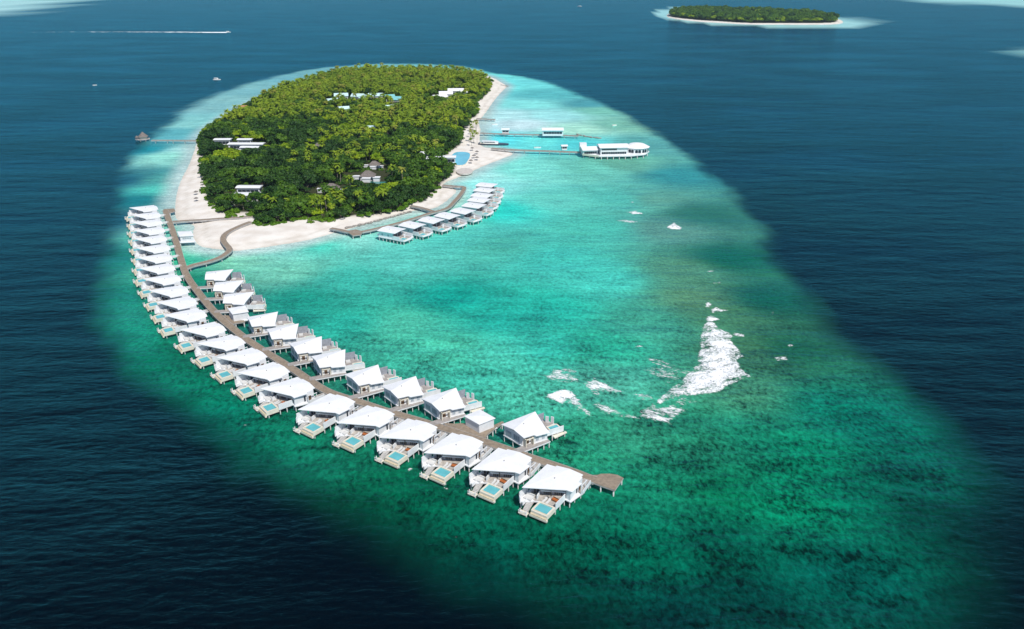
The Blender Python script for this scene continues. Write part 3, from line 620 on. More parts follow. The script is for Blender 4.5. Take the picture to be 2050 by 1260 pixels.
def crown_palm(rs, h, n, L):
    V, F = [], []; k = 0
    for i in range(n):
        a = 2 * math.pi * i / n * 1.0 + rs.uniform(-.25, .25) + (i % 2) * .2; el = rs.uniform(-.25, 1.05); l = L * rs.uniform(.8, 1.1)
        d = np.array([math.cos(a), math.sin(a)]); sd_ = np.array([-d[1], d[0], 0.0]); seg = 4; z = h; r_ = 0.0
        pts = []; e = el
        for j in range(seg + 1):
            pts.append((r_, z)); r_ += math.cos(e) * l / seg; z += math.sin(e) * l / seg; e -= rs.uniform(.34, .5)
        for j in range(seg):
            w0, w1 = (.25, .62, .66, .42, .06)[j], (.25, .62, .66, .42, .06)[j + 1]
            p0 = np.array([d[0] * pts[j][0], d[1] * pts[j][0], pts[j][1]]); p1 = np.array([d[0] * pts[j + 1][0], d[1] * pts[j + 1][0], pts[j + 1][1]])
            dr = np.array([0, 0, -.35])
            for s_ in (1, -1):
                V += [p0, p1, p1 + sd_ * s_ * w1 + dr * w1, p0 + sd_ * s_ * w0 + dr * w0]; F.append([k, k + 1, k + 2, k + 3]); k += 4
    return np.array(V), np.array(F)
def trunk_mesh(name, pts, rads, m, limbs=()):
    bm = bmesh.new(); tube(bm, pts, rads, 6)
    for lp, lr in limbs: tube(bm, lp, lr, 5)
    me = bpy.data.meshes.new(name); bm.to_mesh(me); bm.free(); me.materials.append(m); return me
def mesh_of(name, V, F, m):
    o = np_obj(name, V, F, [m]); me = o.data; bpy.data.objects.remove(o); return me
rs = np.random.RandomState(11)
PALMS, BROADS, SHRUBS = [], [], []
for i in range(5):
    h = rs.uniform(9.5, 13.5); lean = rs.uniform(-1.5, 1.5, 2); V, F_ = crown_palm(rs, h, 20 + i % 3, rs.uniform(3.4, 4.4)); V[:, :2] += lean
    pts = [(lean[0] * t * t, lean[1] * t * t, h * t) for t in (0, .35, .7, 1)]
    PALMS.append((mesh_of('crown', V, F_, M['frond_dry'] if i == 4 else M['frond']), trunk_mesh('trunk', pts, [.26, .2, .17, .13], M['palm_bark']), V, F_, 1 if i == 4 else 0))
for i in range(9):
    rad = rs.uniform(3.6, 5.6); h1 = rs.uniform(7.0, 10.5); V, F_ = crown_broad(rs, rad, 2.2, h1 - 1.6, 12, 34, .52)
    lim = [([(0, 0, 1.6), (rad * .3 * math.cos(a), rad * .3 * math.sin(a), 3.4), (rad * .6 * math.cos(a), rad * .6 * math.sin(a), h1 * .62)], [.2, .14, .06]) for a in (.3, 2.3, 4.4)]
    mm = ('leaf', 'leaf_dark', 'leaf', 'leaf_dark', 'leaf', 'leaf_lime', 'leaf_dark', 'leaf', 'leaf_dark')[i]
    BROADS.append((mesh_of('crown', V, F_, M[mm]), trunk_mesh('trunk', [(0, 0, -.3), (.1, 0, 2), (0, .1, h1 * .7)], [.34, .25, .1], M['bark'], lim), V, F_, ('leaf', 'leaf_dark', 'leaf_lime').index(mm)))
for i in range(4):
    rad = rs.uniform(2.2, 3.4); V, F_ = crown_broad(rs, rad, .1, rs.uniform(1.6, 2.6), 9, 26, .42)
    SHRUBS.append((mesh_of('foliage', V, F_, M['shrub']), trunk_mesh('stem', [(0, 0, -.2), (.05, 0, 1.2)], [.12, .05], M['bark']), V, F_, 0))

# clearings round the buildings: (pixel x, pixel y, radius across, clear metres towards the viewer)
CLEAR = [(448,291,8,26),(475,291,9,26),(498,291,8,26),(467,300,9,24),(495,299,16,26),(520,298,9,24),(490,307,8,24),(515,307,10,24),(484,389,7,20),(502,389,10,22),(519,389,5,20),(478,404,6,16),(497,404,10,18),(513,404,6,16),
 (663,386,13,26),(677,387,10,24),(647,386,10,24),(738,360,13,28),(755,356,10,28),(715,354,10,22),(756,370,9,24),(750,336,8,18),(768,335,5,14),(663,326,7,15),(639,301,9,18),(619,302,4,8),(852,320,6,12),(872,330,9,12),(900,328,12,12),
 (668,212,8,30),(684,203,10,34),(712,205,7,28),(728,203,7,34),(753,203,9,28),(783,206,7,32),(797,212,6,34),(690,231,8,20),(745,272,5,14),(781,228,6,14),(880,204,13,24),(892,200,14,24),(912,196,15,22),(928,194,10,20),(919,179,7,15),(941,181,7,15),(488,228,7,13),
 (476,336,5,9),(536,355,4,9),(835,363,4,9),(460,413,5,8),(920,318,16,6)]
CL = np.array([(*at2(x, y, 0), r_, f_) for x, y, r_, f_ in CLEAR])
def clear_of(x, y):
    return not bool(((np.abs(x - CL[:, 0]) < CL[:, 2]) & (y > CL[:, 1] - CL[:, 3]) & (y < CL[:, 1] + CL[:, 2] * 1.2)).any())
vg = np.array(VEG); (vx0, vy0), (vx1, vy1) = vg.min(0), vg.max(0)
cell = 4.15; cand = []
for gx in np.arange(vx0, vx1, cell):
    for gy in np.arange(vy0, vy1, cell): cand.append((gx + rs.uniform(-1.9, 1.9), gy + rs.uniform(-1.9, 1.9)))
cand = np.array(cand); dv = sdist(cand, VEG); cand, dv = cand[dv > .5], dv[dv > .5]
palm_pts, broad_pts = [], []
DK = at(585, 300, 0)                              # left of the middle: darker trees here imitate a cloud's shadow
for (x, y), d in zip(cand, dv):
    if not clear_of(x, y): continue
    nz = mnoise.noise(Vector((x * .018, y * .018, 1.7)))
    share = np.interp(y, [440, 560, 680, 820, 1050], [.12, .13, .30, .66, .86]) + nz * .7 - (.45 if d < 6 else 0) - .55 * math.exp(-((x - DK.x) / 60) ** 2 - ((y - DK.y) / 120) ** 2)
    (palm_pts if rs.rand() < share else broad_pts).append((x, y, d))
# broad crowns are wider: thin them out
keep = []
for p in broad_pts:
    if rs.rand() < (.95 if p[2] < 7 else .62): keep.append(p)
broad_pts = keep
palm_pts.sort(key=lambda p: p[0] ** 2 + p[1] ** 2); broad_pts.sort(key=lambda p: p[0] ** 2 + p[1] ** 2)
def first_or_copy(cache, key, make):
    if key not in cache: cache[key] = make(); return cache[key]
    return copy_tree(cache[key])
def tree_thing(name, P, cn='crown', tn='trunk'):
    r = empty(name, (0, 0, 0))
    for n, me in ((tn, P[1]), (cn, P[0])):
        o = bpy.data.objects.new(n, me); col.objects.link(o); o.parent = r
    return r
tree_cache = {}
def plant(name, protos, i, x, y, z, s, rz, label, cat, group, cn='crown', tn='trunk'):
    o = first_or_copy(tree_cache, (name, i), lambda: tree_thing(name, protos[i], cn, tn))
    o.location = (x, y, z); o.rotation_euler = (rs.uniform(-.04, .04), rs.uniform(-.04, .04), rz); o.scale = (s, s, s * rs.uniform(.9, 1.1))
    return tag(o, label, cat, group)
def pick_broad(x, y):  # more dark crowns in front and round DK: cloud shade put into leaf colour
    nz = mnoise.noise(Vector((x * .03, y * .03, 9))) + rs.uniform(-.25, .25)
    if nz > np.interp(y, [450, 750, 1050], [.42, .16, -.08]): return 5
    if rs.rand() < .75 * math.exp(-((x - DK.x) / 60) ** 2 - ((y - DK.y) / 120) ** 2): return [1, 3, 6, 8][rs.randint(4)]
    return [0, 2, 4, 7][rs.randint(4)] if nz > -.16 + np.interp(y, [450, 700, 1000], [.12, 0, -.2]) else [1, 3, 6, 8][rs.randint(4)]
NIND = 290
for x, y, d in palm_pts[:NIND]:
    plant('palm_tree', PALMS, 4 if rs.rand() < .05 else rs.randint(4), x, y, .7, rs.uniform(.62, 1.15), rs.uniform(0, 6.28), 'coconut palm among the dense trees on the near half of the round island', 'palm tree', 'coconut palms of the near half of the island')
for x, y, d in broad_pts[:NIND]:
    plant('broadleaf_tree', BROADS, pick_broad(x, y), x, y, .7, rs.choice([.6, .72, .85, 1.0, 1.3]) * (.72 if d < 5 else 1), rs.uniform(0, 6.28), 'bushy green broadleaf tree in the dense wood on the near half of the round island', 'tree', 'broadleaf trees of the near half of the island')
def merged(name, pts, protos, picker, zs, mats, label, cat, sc=(.8, 1.15)):
    VV, FF, MM, off = [], [], [], 0
    for x, y, d in pts:
        P = protos[picker(x, y)]; a = rs.uniform(0, 6.28); s = rs.uniform(*sc) * (.66 if 0 < d < 9 else 1); c, q = math.cos(a) * s, math.sin(a) * s
        V = P[2] @ np.array([[c, q, 0], [-q, c, 0], [0, 0, s * rs.uniform(.9, 1.1)]]) + (x, y, zs)
        VV.append(V); FF.append(P[3] + off); MM.append(np.full(len(P[3]), P[4])); off += len(V)
    if not VV: return
    return tag(np_obj(name, np.concatenate(VV), np.concatenate(FF), mats, midx=np.concatenate(MM)), label, cat, kind='stuff')
merged('palm_grove', palm_pts[NIND:], PALMS, lambda x, y: 4 if rs.rand() < .07 else rs.randint(4), .7, [M['frond'], M['frond_dry']], 'yellow-green palm grove covering the far half of the round island', 'palm grove', (.62, 1.2))
merged('broadleaf_wood', broad_pts[NIND:], BROADS, pick_broad, .7, [M['leaf'], M['leaf_dark'], M['leaf_lime']], 'green broadleaf wood mixed into the palms on the far half of the island', 'wood', (.6, 1.4))
# low undergrowth between the trunks
ug = []
for k in range(5200):
    x, y = rs.uniform(vx0, vx1), rs.uniform(vy0, vy1); ug.append((x, y))
ug = np.array(ug); ug = ug[sdist(ug, VEG) > 1.5]
cls = CL[:, :2]
ug = [(x, y, 0) for x, y in ug if (np.hypot(*(cls - (x, y)).T) > CL[:, 2] * .95).all()]
merged('undergrowth', ug, SHRUBS, lambda x, y: rs.randint(4), .5, [M['leaf']], 'low green undergrowth filling the gaps between the island trees', 'undergrowth', (.6, 1.1))
# bright shrubs along the beach edge of the wood
ep = np.array(VEG); n_sh = 0
for k in range(len(ep)):
    a, b_ = ep[k], ep[(k + 1) % len(ep)]; L = np.linalg.norm(b_ - a); m_ = max(1, int(L / 5.2))
    for j in range(m_):
        p = a + (b_ - a) * ((j + rs.uniform(.2, .8)) / m_)
        px_side = p[1] < 760 and (p[0] < -100 or p[1] < 520)
        if not px_side or rs.rand() < .25: continue
        n_sh += 1
        plant('beach_shrub', SHRUBS, rs.randint(4), p[0], p[1], .6, rs.uniform(.75, 1.25), rs.uniform(0, 6.28), 'rounded bright green shrub at the sandy edge of the island wood', 'shrub', 'green shrubs along the sandy edge of the wood', 'foliage', 'stem')
for (x, y, s, lab) in [(463,441,1.2,'dark green bush on the sand between the two footbridges'),(486,441,.8,'yellow-green bush on the sand beside the winding footbridge'),(500,438,.8,'small green bush on the sand at the root of the footbridges'),(622,451,.7,'small green bush alone on the front beach by the wood')]:
    p = at(x, y, 0); plant('beach_shrub', SHRUBS, rs.randint(4), p.x, p.y, .8, s, rs.uniform(0, 6), lab, 'shrub', None, 'foliage', 'stem')
for i, (x, y, s) in enumerate([(872,362,1.25),(858,372,1.0),(885,356,.9)]):
    p = at(x, y, 0); o = plant('broadleaf_tree', BROADS, 5, p.x, p.y, .7, s * 1.15, i * 2.1, ('large yellow-green round tree by the beach above the curved villa row', 'yellow-green tree left of the large round one by the beach', 'small yellow-green tree right of the large round one by the beach')[i], 'tree', None)
# palms on the sand strip beside the harbour
k = 0
for x, y in zz(4.659, 880, 220, [(283,165),(320,160),(350,158),(290,195),(345,215),(310,225),(290,250),(330,262),(285,290),(320,300),(350,310),(300,330),(335,185),(305,275)]):
    p = at(x, y + 4, 0); plant('palm_tree', PALMS, (4, 0, 4, 2)[k % 4], p.x, p.y, 1.0, rs.uniform(.55, .75), k * 1.3, 'short yellowish palm on the pale sand strip beside the harbour', 'palm tree', 'short palms on the harbour sand strip'); k += 1
# trees of the distant island, one far mass
fv = np.array(FAR_VEG); (fx0, fy0), (fx1, fy1) = fv.min(0), fv.max(0)
fc = np.array([(gx + rs.uniform(-3, 3), gy + rs.uniform(-3, 3)) for gx in np.arange(fx0, fx1, 9.0) for gy in np.arange(fy0, fy1, 11.0)]); fc = fc[sdist(fc, FAR_VEG) > 3]
merged('distant_wood', [(x, y, 0) for x, y in fc], BROADS, lambda x, y: 5 if rs.rand() < .38 else ([1, 3, 6][rs.randint(3)] if rs.rand() < .15 else [0, 2, 7][rs.randint(3)]), .8, [M['leaf'], M['leaf_dark'], M['leaf_lime']], 'dense green wood covering the distant island', 'wood', (1.0, 2.4))
#>>TREES
#<<REST
# ------------------------------------------------------------------ jetties and footbridges
def jetty(label, px, width, dz=DZ, pile_step=9.0, name='jetty', pile_h=None, widen=None, rail=False, group=None, side=True, extra=()):
    P = [Vector((*at2(*p, dz),)) for p in px]
    # resample smoothly
    Q = [P[0]]
    for i in range(len(P) - 1):
        a, b_, c, d = P[max(i-1, 0)], P[i], P[i+1], P[min(i+2, len(P)-1)]
        n = max(2, int((c - b_).length / 4))
        for k in range(1, n + 1):
            t = k / n; Q.append(0.5 * ((2*b_) + (c - a)*t + (2*a - 5*b_ + 4*c - d)*t*t + (3*b_ - a - 3*c + d)*t**3))
    L, Rr, u = [], [], [0.0]
    for i, q in enumerate(Q):
        d = (Q[min(i+1, len(Q)-1)] - Q[max(i-1, 0)]).normalized(); n = Vector((-d.y, d.x)); wd = widen(i / (len(Q) - 1)) if widen else width
        L.append(q + n * wd / 2); Rr.append(q - n * wd / 2)
        if i: u.append(u[-1] + (q - Q[i-1]).length)
    o0 = Q[0]; r = empty(name, (o0.x, o0.y, 0))
    bm = bmesh.new(); uvl = bm.loops.layers.uv.new('UVMap'); prev = None
    for i in range(len(Q)):
        row = [bm.verts.new((p.x - o0.x, p.y - o0.y, z)) for p, z in ((L[i], dz), (Rr[i], dz), (Rr[i], dz - .16), (L[i], dz - .16))]
        if prev:
            for a, b_ in ((0, 1), (1, 2), (2, 3), (3, 0)):
                f = bm.faces.new((prev[a], prev[b_], row[b_], row[a]))
                for lp, (uu, vv) in zip(f.loops, ((u[i-1], a), (u[i-1], b_), (u[i], b_), (u[i], a))): lp[uvl].uv = (uu, vv)
        else: bm.faces.new(row)
        prev = row
    bm.faces.new(prev[::-1])
    obj('deck', bm, M['jetty'], r)
    for S, sg in ((L, 1), (Rr, -1)):
        bm = bmesh.new(); prev = None
        for i in range(len(Q)):
            d = (Q[i] - S[i]).normalized()
            row = [bm.verts.new((p.x - o0.x, p.y - o0.y, z)) for p, z in ((S[i] - d * .16, dz + .1), (S[i] - d * .01, dz + .1), (S[i] - d * .01, dz - .75), (S[i] - d * .16, dz - .75))]
            if prev:
                for a, b_ in ((0, 1), (1, 2), (2, 3), (3, 0)): bm.faces.new((prev[a], prev[b_], row[b_], row[a]))
            else: bm.faces.new(row)
            prev = row
        bm.faces.new(prev[::-1]); bmesh.ops.recalc_face_normals(bm, faces=bm.faces); obj('edge_beam', bm, M['jetty_side'], r)
    nxt, sp = 1.0, []
    for i in range(len(Q)):
        if u[i] >= nxt: nxt += pile_step; sp += [L[i] - o0 - (L[i] - Q[i]).normalized() * .35, Rr[i] - o0 - (Rr[i] - Q[i]).normalized() * .35]
    piles(r, [tuple(p) for p in sp[:98]], dz - .17, .2, pile_h if pile_h is not None else -1.6)
    return tag(r, label, 'jetty', group)
MAIN = [(331,421),(334,430),(338,441),(346,463),(353,485),(359.5,509),(366,531),(372,548),(382,565),(395,582.5),(408.5,600),(423,617.5),(442,637.5),(459.7,652.5),(477,666.5),(494.6,680),(529.5,703.3),(564.4,725),(599.3,747.6),(625,765.5),
 (649,780),(668,788.5),(703.5,799.8),(725,806.5),(776,823.5),(830,839.5),(871,852),(906,863),(939,874.5),(972,885),(1005,896),(1058.6,914.9),(1110,932),(1159,949),(1176,956),(1192,961)]
main_j = jetty('long curving grey-brown jetty between the two villa rows', MAIN, 3.0, pile_step=9.5)
def platform(parent, px, dz, z_off, name='platform', pl=True):
    o0 = parent.location; pts = [tuple(Vector(at2(*p, dz)) - o0.xy) for p in px]
    bm = bmesh.new(); prism(bm, pts, dz - .55 + z_off, dz - .16 + z_off); obj(name + '_beam', bm, M['jetty_side'], parent)
    c = sum((Vector(p) for p in pts), Vector((0, 0))) / len(pts)
    bm = bmesh.new(); prism(bm, [tuple(c + (Vector(p) - c) * .985) for p in pts], dz - .16 + z_off, dz + z_off); uvl = bm.loops.layers.uv.new('UVMap')
    for f in bm.faces:
        for lp in f.loops: lp[uvl].uv = (lp.vert.co.x, lp.vert.co.y)
    obj(name, bm, M['jetty'], parent)
    if pl: piles(parent, [tuple(c + (Vector(p) - c) * .92) for p in pts], dz - .56 + z_off, .22)
platform(main_j, zz(8.5417, 1020, 910, [(1290,345),(1430,352),(1510,350),(1560,332),(1720,330),(1850,350),(1950,400),(1800,612),(1560,530),(1340,445)]), DZ, .03, 'end_platform')
platform(main_j, zz(9.318, 920, 800, [(-300,440),(-100,450),(80,440),(130,470),(360,600),(620,490),(800,405),(830,420),(640,560),(530,640),(490,700),(520,770),(600,830),(430,860),(180,790),(0,720)]), DZ, .03, 'plaza')
platform(main_j, zz(6.633, 400, 530, [(225,640),(300,672),(390,676),(440,740),(590,740),(600,760),(480,775),(410,800),(385,860),(300,790)]), DZ, .03, 'plaza')
platform(main_j, [(327,419),(349,417.5),(351,423),(340,426),(334,429)], DZ, .03, 'head_platform')
jetty('straight footbridge from the jetty head across the sand to the wood', [(340,445),(369,442.2),(404.6,440.4),(436,438),(480,435.5),(512,433)], 2.6, 2.2, 8, 'footbridge')
jetty('winding footbridge curving from the long jetty over the beach', [(371,537),(386,531),(400.6,527.5),(420.5,522.5),(440,515.5),(453,507.5),(460,499.5),(453,490.5),(446.5,481),(449,471),(459,463),(473,456),(488,449.5),(503,444)], 2.9, 2.3, 8, 'footbridge')
lj = jetty('grey jetty curving behind the short beach villa row', [(662,457),(679,460),(706,465.5),(730,463),(752,458),(796,447),(831,436.5),(862,426.5),(894,417.5),(909,404),(923,388),(929.5,375),(915,373.5),(900,372),(886,371)], 2.4, 2.2, 8, 'jetty')
platform(lj, [(693,463),(712,459.5),(728,463.5),(722,470),(706,472)], 2.2, .03, 'platform')
jetty('short grey footbridge from the wood to the curved villa jetty', [(822,412),(838,415),(854,419),(868,424)], 2.2, 2.2, 8, 'footbridge')
jetty('thin pier running out from the island to the thatched hut', [(400,281.5),(370,281.5),(335,281),(303,281)], 2.2, 2.6, 9, 'pier')
pier_a = jetty('upper pier carrying the white boathouse in the bright shallows', [(962,266.5),(1000,268),(1040,269),(1085,270),(1130,271),(1158,272)], 2.6, 2.4, 9, 'pier')
pier_b = jetty('lower pier leading to the big white restaurant over the water', [(984,297),(1010,299),(1050,301),(1100,302.5),(1140,304),(1170,305)], 3.0, 2.6, 9, 'pier')
jetty('short dark dock by the harbour beach', [(954,237.5),(972,238.5),(991,239.5)], 2.6, 2.0, 6, 'dock')
for px, lab in (([(1155,269.5),(1170,273),(1185,275.5),(1205,277.5)], 'low rock groyne prolonging the upper pier'), ([(1003,171),(1012,172.5),(1019,173)], 'small rock groyne at the far end of the right beach'), ([(692,457.5),(730,449),(775,437),(824,424)], 'low dark stone wall along the narrow sand strip behind the curved villas')):
    pts = [at(*p, .3) for p in px]; o0 = pts[0]; bm = bmesh.new(); rr = random.Random(5)
    for a, b_ in zip(pts, pts[1:]):
        n = max(2, int((b_ - a).length / 1.3))
        for k in range(n):
            p = a + (b_ - a) * (k / n) - o0; s = rr.uniform(.9, 1.3)
            m_ = Matrix.Translation(p + Vector((rr.uniform(-.5, .5), rr.uniform(-.5, .5), rr.uniform(0, .3)))) @ Matrix.Rotation(rr.uniform(0, 3), 4, 'Z') @ Matrix.Diagonal((s, s * .8, s * .6, 1))
            bmesh.ops.create_icosphere(bm, subdivisions=1, radius=1, matrix=m_)
    o = obj('rock_groyne', bm, M['rock']); o.location = o0; tag(o, lab, 'groyne')

# ------------------------------------------------------------------ thatched hut at the end of the left pier
p = at(288, 282, 0); r = empty('thatched_hut', (p.x, p.y, 0)); r.scale = (.8, .8, .74); tag(r, 'round grey thatched hut on a platform at the end of the thin pier', 'hut')
bm = bmesh.new(); prism(bm, [(8 * math.cos(a) - 1, 6.5 * math.sin(a)) for a in np.linspace(0, 2 * math.pi, 10, endpoint=False)], 1.7, 2.5); obj('platform', bm, M['jetty_side'], r)
bm = bmesh.new(); tube(bm, [(0, 0, 5.0), (0, 0, 6.6), (0, 0, 8.6), (0, 0, 10.6)], [5.6, 3.9, 1.9, .15], 12); obj('roof', bm, M['thatch'], r)
bm = bmesh.new(); tube(bm, [(0, 0, 2.5), (0, 0, 5.4)], [4.0, 4.0], 12); obj('wall', bm, M['cream'], r)
bm = bmesh.new(); tube(bm, [(-6.2, -1.5, 4.2), (-6.2, -1.5, 6.4)], [2.3, .1], 8); obj('porch_roof', bm, M['thatch'], r)
for a in (0.4, 2.1, 3.6, 5.2):
    bm = bmesh.new(); x, y = -6.2 + 1.8 * math.cos(a), -1.5 + 1.8 * math.sin(a); tube(bm, [(x, y, 2.5), (x, y, 4.4)], [.12, .12], 6); obj('post', bm, M['bark'], r)
piles(r, [(7 * math.cos(a) - 1, 5.6 * math.sin(a)) for a in np.linspace(0, 2 * math.pi, 8, endpoint=False)], 1.69, .22)

# ------------------------------------------------------------------ restaurant and boathouse on the piers
def gable_house(name, px_c, L, W, hw, rise, rz, base, roofm, label, cat, group=None, nwin=6, over=.7, wallm='wall', zs=0.0):
    p = at(*px_c, base); r = empty(name, (p.x, p.y, base), rz); z1 = hw
    bm = bmesh.new(); a, b_ = L / 2 + over, W / 2 + over
    v = [bm.verts.new(c) for c in ((-a, -b_, z1), (a, -b_, z1), (a, b_, z1), (-a, b_, z1), (-a * (1 - zs), 0, z1 + rise), (a * (1 - zs), 0, z1 + rise), (-a, -b_, z1 - .25), (a, -b_, z1 - .25), (a, b_, z1 - .25), (-a, b_, z1 - .25))]
    for f in ((0, 1, 5, 4), (2, 3, 4, 5), (1, 2, 5), (3, 0, 4), (6, 9, 8, 7), (0, 6, 7, 1), (1, 7, 8, 2), (2, 8, 9, 3), (3, 9, 6, 0)): bm.faces.new([v[i] for i in f])
    obj('roof', bm, M[roofm], r)
    bm = bmesh.new(); box(bm, -L / 2, L / 2, -W / 2, W / 2, -.3, z1 - .26); wl = obj('wall', bm, M[wallm], r)
    if nwin:
        window(wl, (L * .46, -W / 2 - .01), (-L * .46, -W / 2 - .01), hw * .3, hw * .72, nwin)
        window(wl, (-L / 2 - .01, -W * .4), (-L / 2 - .01, W * .4), hw * .3, hw * .72, max(2, nwin // 3)); window(wl, (L / 2 + .01, W * .4), (L / 2 + .01, -W * .4), hw * .3, hw * .72, max(2, nwin // 3))
    return tag(r, label, cat, group)
c = at(1232, 308, 2.6); r = empty('restaurant', (c.x, c.y, 0)); tag(r, 'large white restaurant on stilts at the end of the lower pier', 'restaurant')
def X_(px, py, z): q = at(px, py, z); return (q.x - c.x, q.y - c.y)
bm = bmesh.new(); prism(bm, [X_(1164, 308, 2.6), X_(1200, 313, 2.6), X_(1262, 312, 2.6), X_(1292, 309, 2.6), X_(1300, 303, 2.6), X_(1290, 297, 2.6), X_(1200, 297, 2.6), X_(1164, 301, 2.6)], 1.9, 2.6); obj('floor_slab', bm, M['wall'], r)
def hall(x0, x1, ybase, ytop, zr, nwin, poly=None):
    a, b_ = X_(x0, ybase, 2.6), X_(x1, ybase - 1.0, 2.6); d = Vector(b_) - Vector(a); n = Vector((-d.y, d.x)).normalized(); dep = ytop
    q = [Vector(a), Vector(b_), Vector(b_) + n * dep, Vector(a) + n * dep]
    bm = bmesh.new(); prism(bm, [tuple(v) for v in q], 2.6, zr); wl = obj('wall', bm, M['wall'], r)
    window(wl, q[1] + (q[0] - q[1]) * .96 - n * .01, q[1] + (q[0] - q[1]) * .04 - n * .01, 3.3, 5.0, nwin)
    if zr > 7.5: window(wl, q[1] + (q[0] - q[1]) * .96 - n * .01, q[1] + (q[0] - q[1]) * .4 - n * .01, 6.3, 7.6, nwin)
    m0, m1 = (q[0] + q[3]) / 2, (q[1] + q[2]) / 2; u_ = d.normalized() * 1.0
    E = [q[0] - u_ - n * 1.3, q[1] + u_ - n * 1.3, q[2] + u_ + n * 1.3, q[3] - u_ + n * 1.3]
    bm = bmesh.new(); vs = [bm.verts.new((*v, zr + .01)) for v in E] + [bm.verts.new((*(m0 - u_), zr + 1.8)), bm.verts.new((*(m1 + u_), zr + 1.8))]
    for f in ((0, 1, 5, 4), (2, 3, 4, 5), (1, 2, 5), (3, 0, 4), (3, 2, 1, 0)): bm.faces.new([vs[i] for i in f])
    obj('roof', bm, M['roof'], r)
hall(1202, 1256, 311, 13, 8.4, 14); hall(1168, 1196, 310.5, 12, 6.2, 6)
# polygonal end pavilion with arches
q = Vector(X_(1276, 307, 2.6)) + Vector((0, 5)); ring = [tuple(q + Vector((9.5 * math.cos(a), 8.0 * math.sin(a)))) for a in np.linspace(0, 2 * math.pi, 10, endpoint=False)]
bm = bmesh.new(); prism(bm, ring, 2.6, 6.8); wl = obj('wall', bm, M['wall'], r)
for i in range(10):
    a, b_ = Vector(ring[(i + 1) % 10]), Vector(ring[i]); nn_ = ((a + b_) / 2 - q).normalized() * .02
    a, b_ = b_ + (a - b_) * .9 + nn_, b_ + (a - b_) * .1 + nn_
    bm = bmesh.new(); d = b_ - a; n = ((a + b_) / 2 - q).normalized()
    for s_ in (0, .52):
        p0, p1 = a + d * s_, a + d * (s_ + .46); arc = [(p0, 3.2), (p1, 3.2), (p1, 5.0), (p0 + (p1 - p0) * .8, 5.5), (p0 + (p1 - p0) * .5, 5.75), (p0 + (p1 - p0) * .2, 5.5), (p0, 5.0)]
        f_ = [bm.verts.new((*(v + n * .05), z)) for v, z in arc]; k_ = [bm.verts.new((*v, z)) for v, z in arc]; bm.faces.new(f_)
        for j in range(len(arc)): bm.faces.new((f_[j], k_[j], k_[(j + 1) % len(arc)], f_[(j + 1) % len(arc)]))
    bmesh.ops.recalc_face_normals(bm, faces=bm.faces); obj('window', bm, M['glass'], wl)
bm = bmesh.new(); eav = [bm.verts.new((*(q + (Vector(v) - q) * 1.12), 6.81)) for v in ring]; mid = [bm.verts.new((*(q + (Vector(v) - q) * .6), 9.2)) for v in ring]; ap = bm.verts.new((*q, 10.0))
bm.faces.new(eav[::-1])
for i in range(10): j = (i + 1) % 10; bm.faces.new((eav[i], eav[j], mid[j], mid[i])); bm.faces.new((mid[i], mid[j], ap))
obj('roof', bm, M['roof'], r)
bm = bmesh.new(); t0 = Vector(X_(1165, 303, 2.6)); prism(bm, [tuple(t0 + Vector(v)) for v in ((-2, -2), (3.5, -2), (3.5, 3.5), (-2, 3.5))], 2.6, 9.0); obj('corner_tower', bm, M['wall'], r)
bm = bmesh.new(); wall_seg(bm, X_(1166, 310.3, 2.6), X_(1199, 314.3, 2.6), .4, 2.2, 3.6); obj('parapet', bm, M['cream'], r)
piles(r, [X_(x, y, 2) for x, y in [(1168,311),(1180,313),(1192,314),(1204,315),(1216,315),(1228,315),(1240,315),(1252,314.5),(1264,314),(1276,313),(1288,312),(1296,308)]], 1.89, .3)
gable_house('boathouse', (1106, 269.5), 18, 10, 4.6, 1.4, 0.0, 2.6, 'roof', 'white boathouse standing on the upper pier', 'boathouse', None, 7)
gable_house('pier_hut', (1012, 266), 6, 5, 3.2, .8, 0.0, 2.5, 'roof', 'small white hut at the landward end of the upper pier', 'hut', None, 2)
gable_house('pier_hut', (1129, 299), 4.2, 4.2, 3.0, .7, 0.2, 2.6, 'roof', 'tiny white hut beside the lower pier', 'hut', None, 2)

# ------------------------------------------------------------------ buildings in the wood
flat = [((448,291),13,6,'left one of the uppermost pair of long white roofs'),((492,291),11,5,'right one of the uppermost pair of long white roofs'),((495,300),28,6.5,'longest white flat roof, second row'),((507,307),18,5.5,'short white flat roof below the longest one'),
        ((501,389),15,6,'white flat roof in the wood above the bright shrubs, upper of two'),((495,404),16,7,'white flat roof in the wood above the bright shrubs, lower of two'),((872,329),12,7,'white flat roof left of the island pool'),((900,327),9,6,'white roof at the near edge of the island pool'),
        ((852,319),7,7,'small white roof in the trees left of the pool'),((835,363),4,5,'tiny white roof in the trees above the curved villa row'),((476,335),5,3.5,'tiny white roof below the long flat roofs'),((536,355),3.5,3.5,'tiny white roof in the middle of the dark wood'),((460,413),5,4,'tiny white roof at the left edge of the wood'),
        ((919,179),6,6,'small white roof behind the white building group'),((941,181),5,5,'small white roof nearest the far right beach')]
for pc, L, W, lab in flat:
    gable_house('white_building', pc, L, W, 5.2, .5, rs.uniform(-.06, .06), 1.0, 'roof', lab, 'building', None, max(2, int(L / 3)))
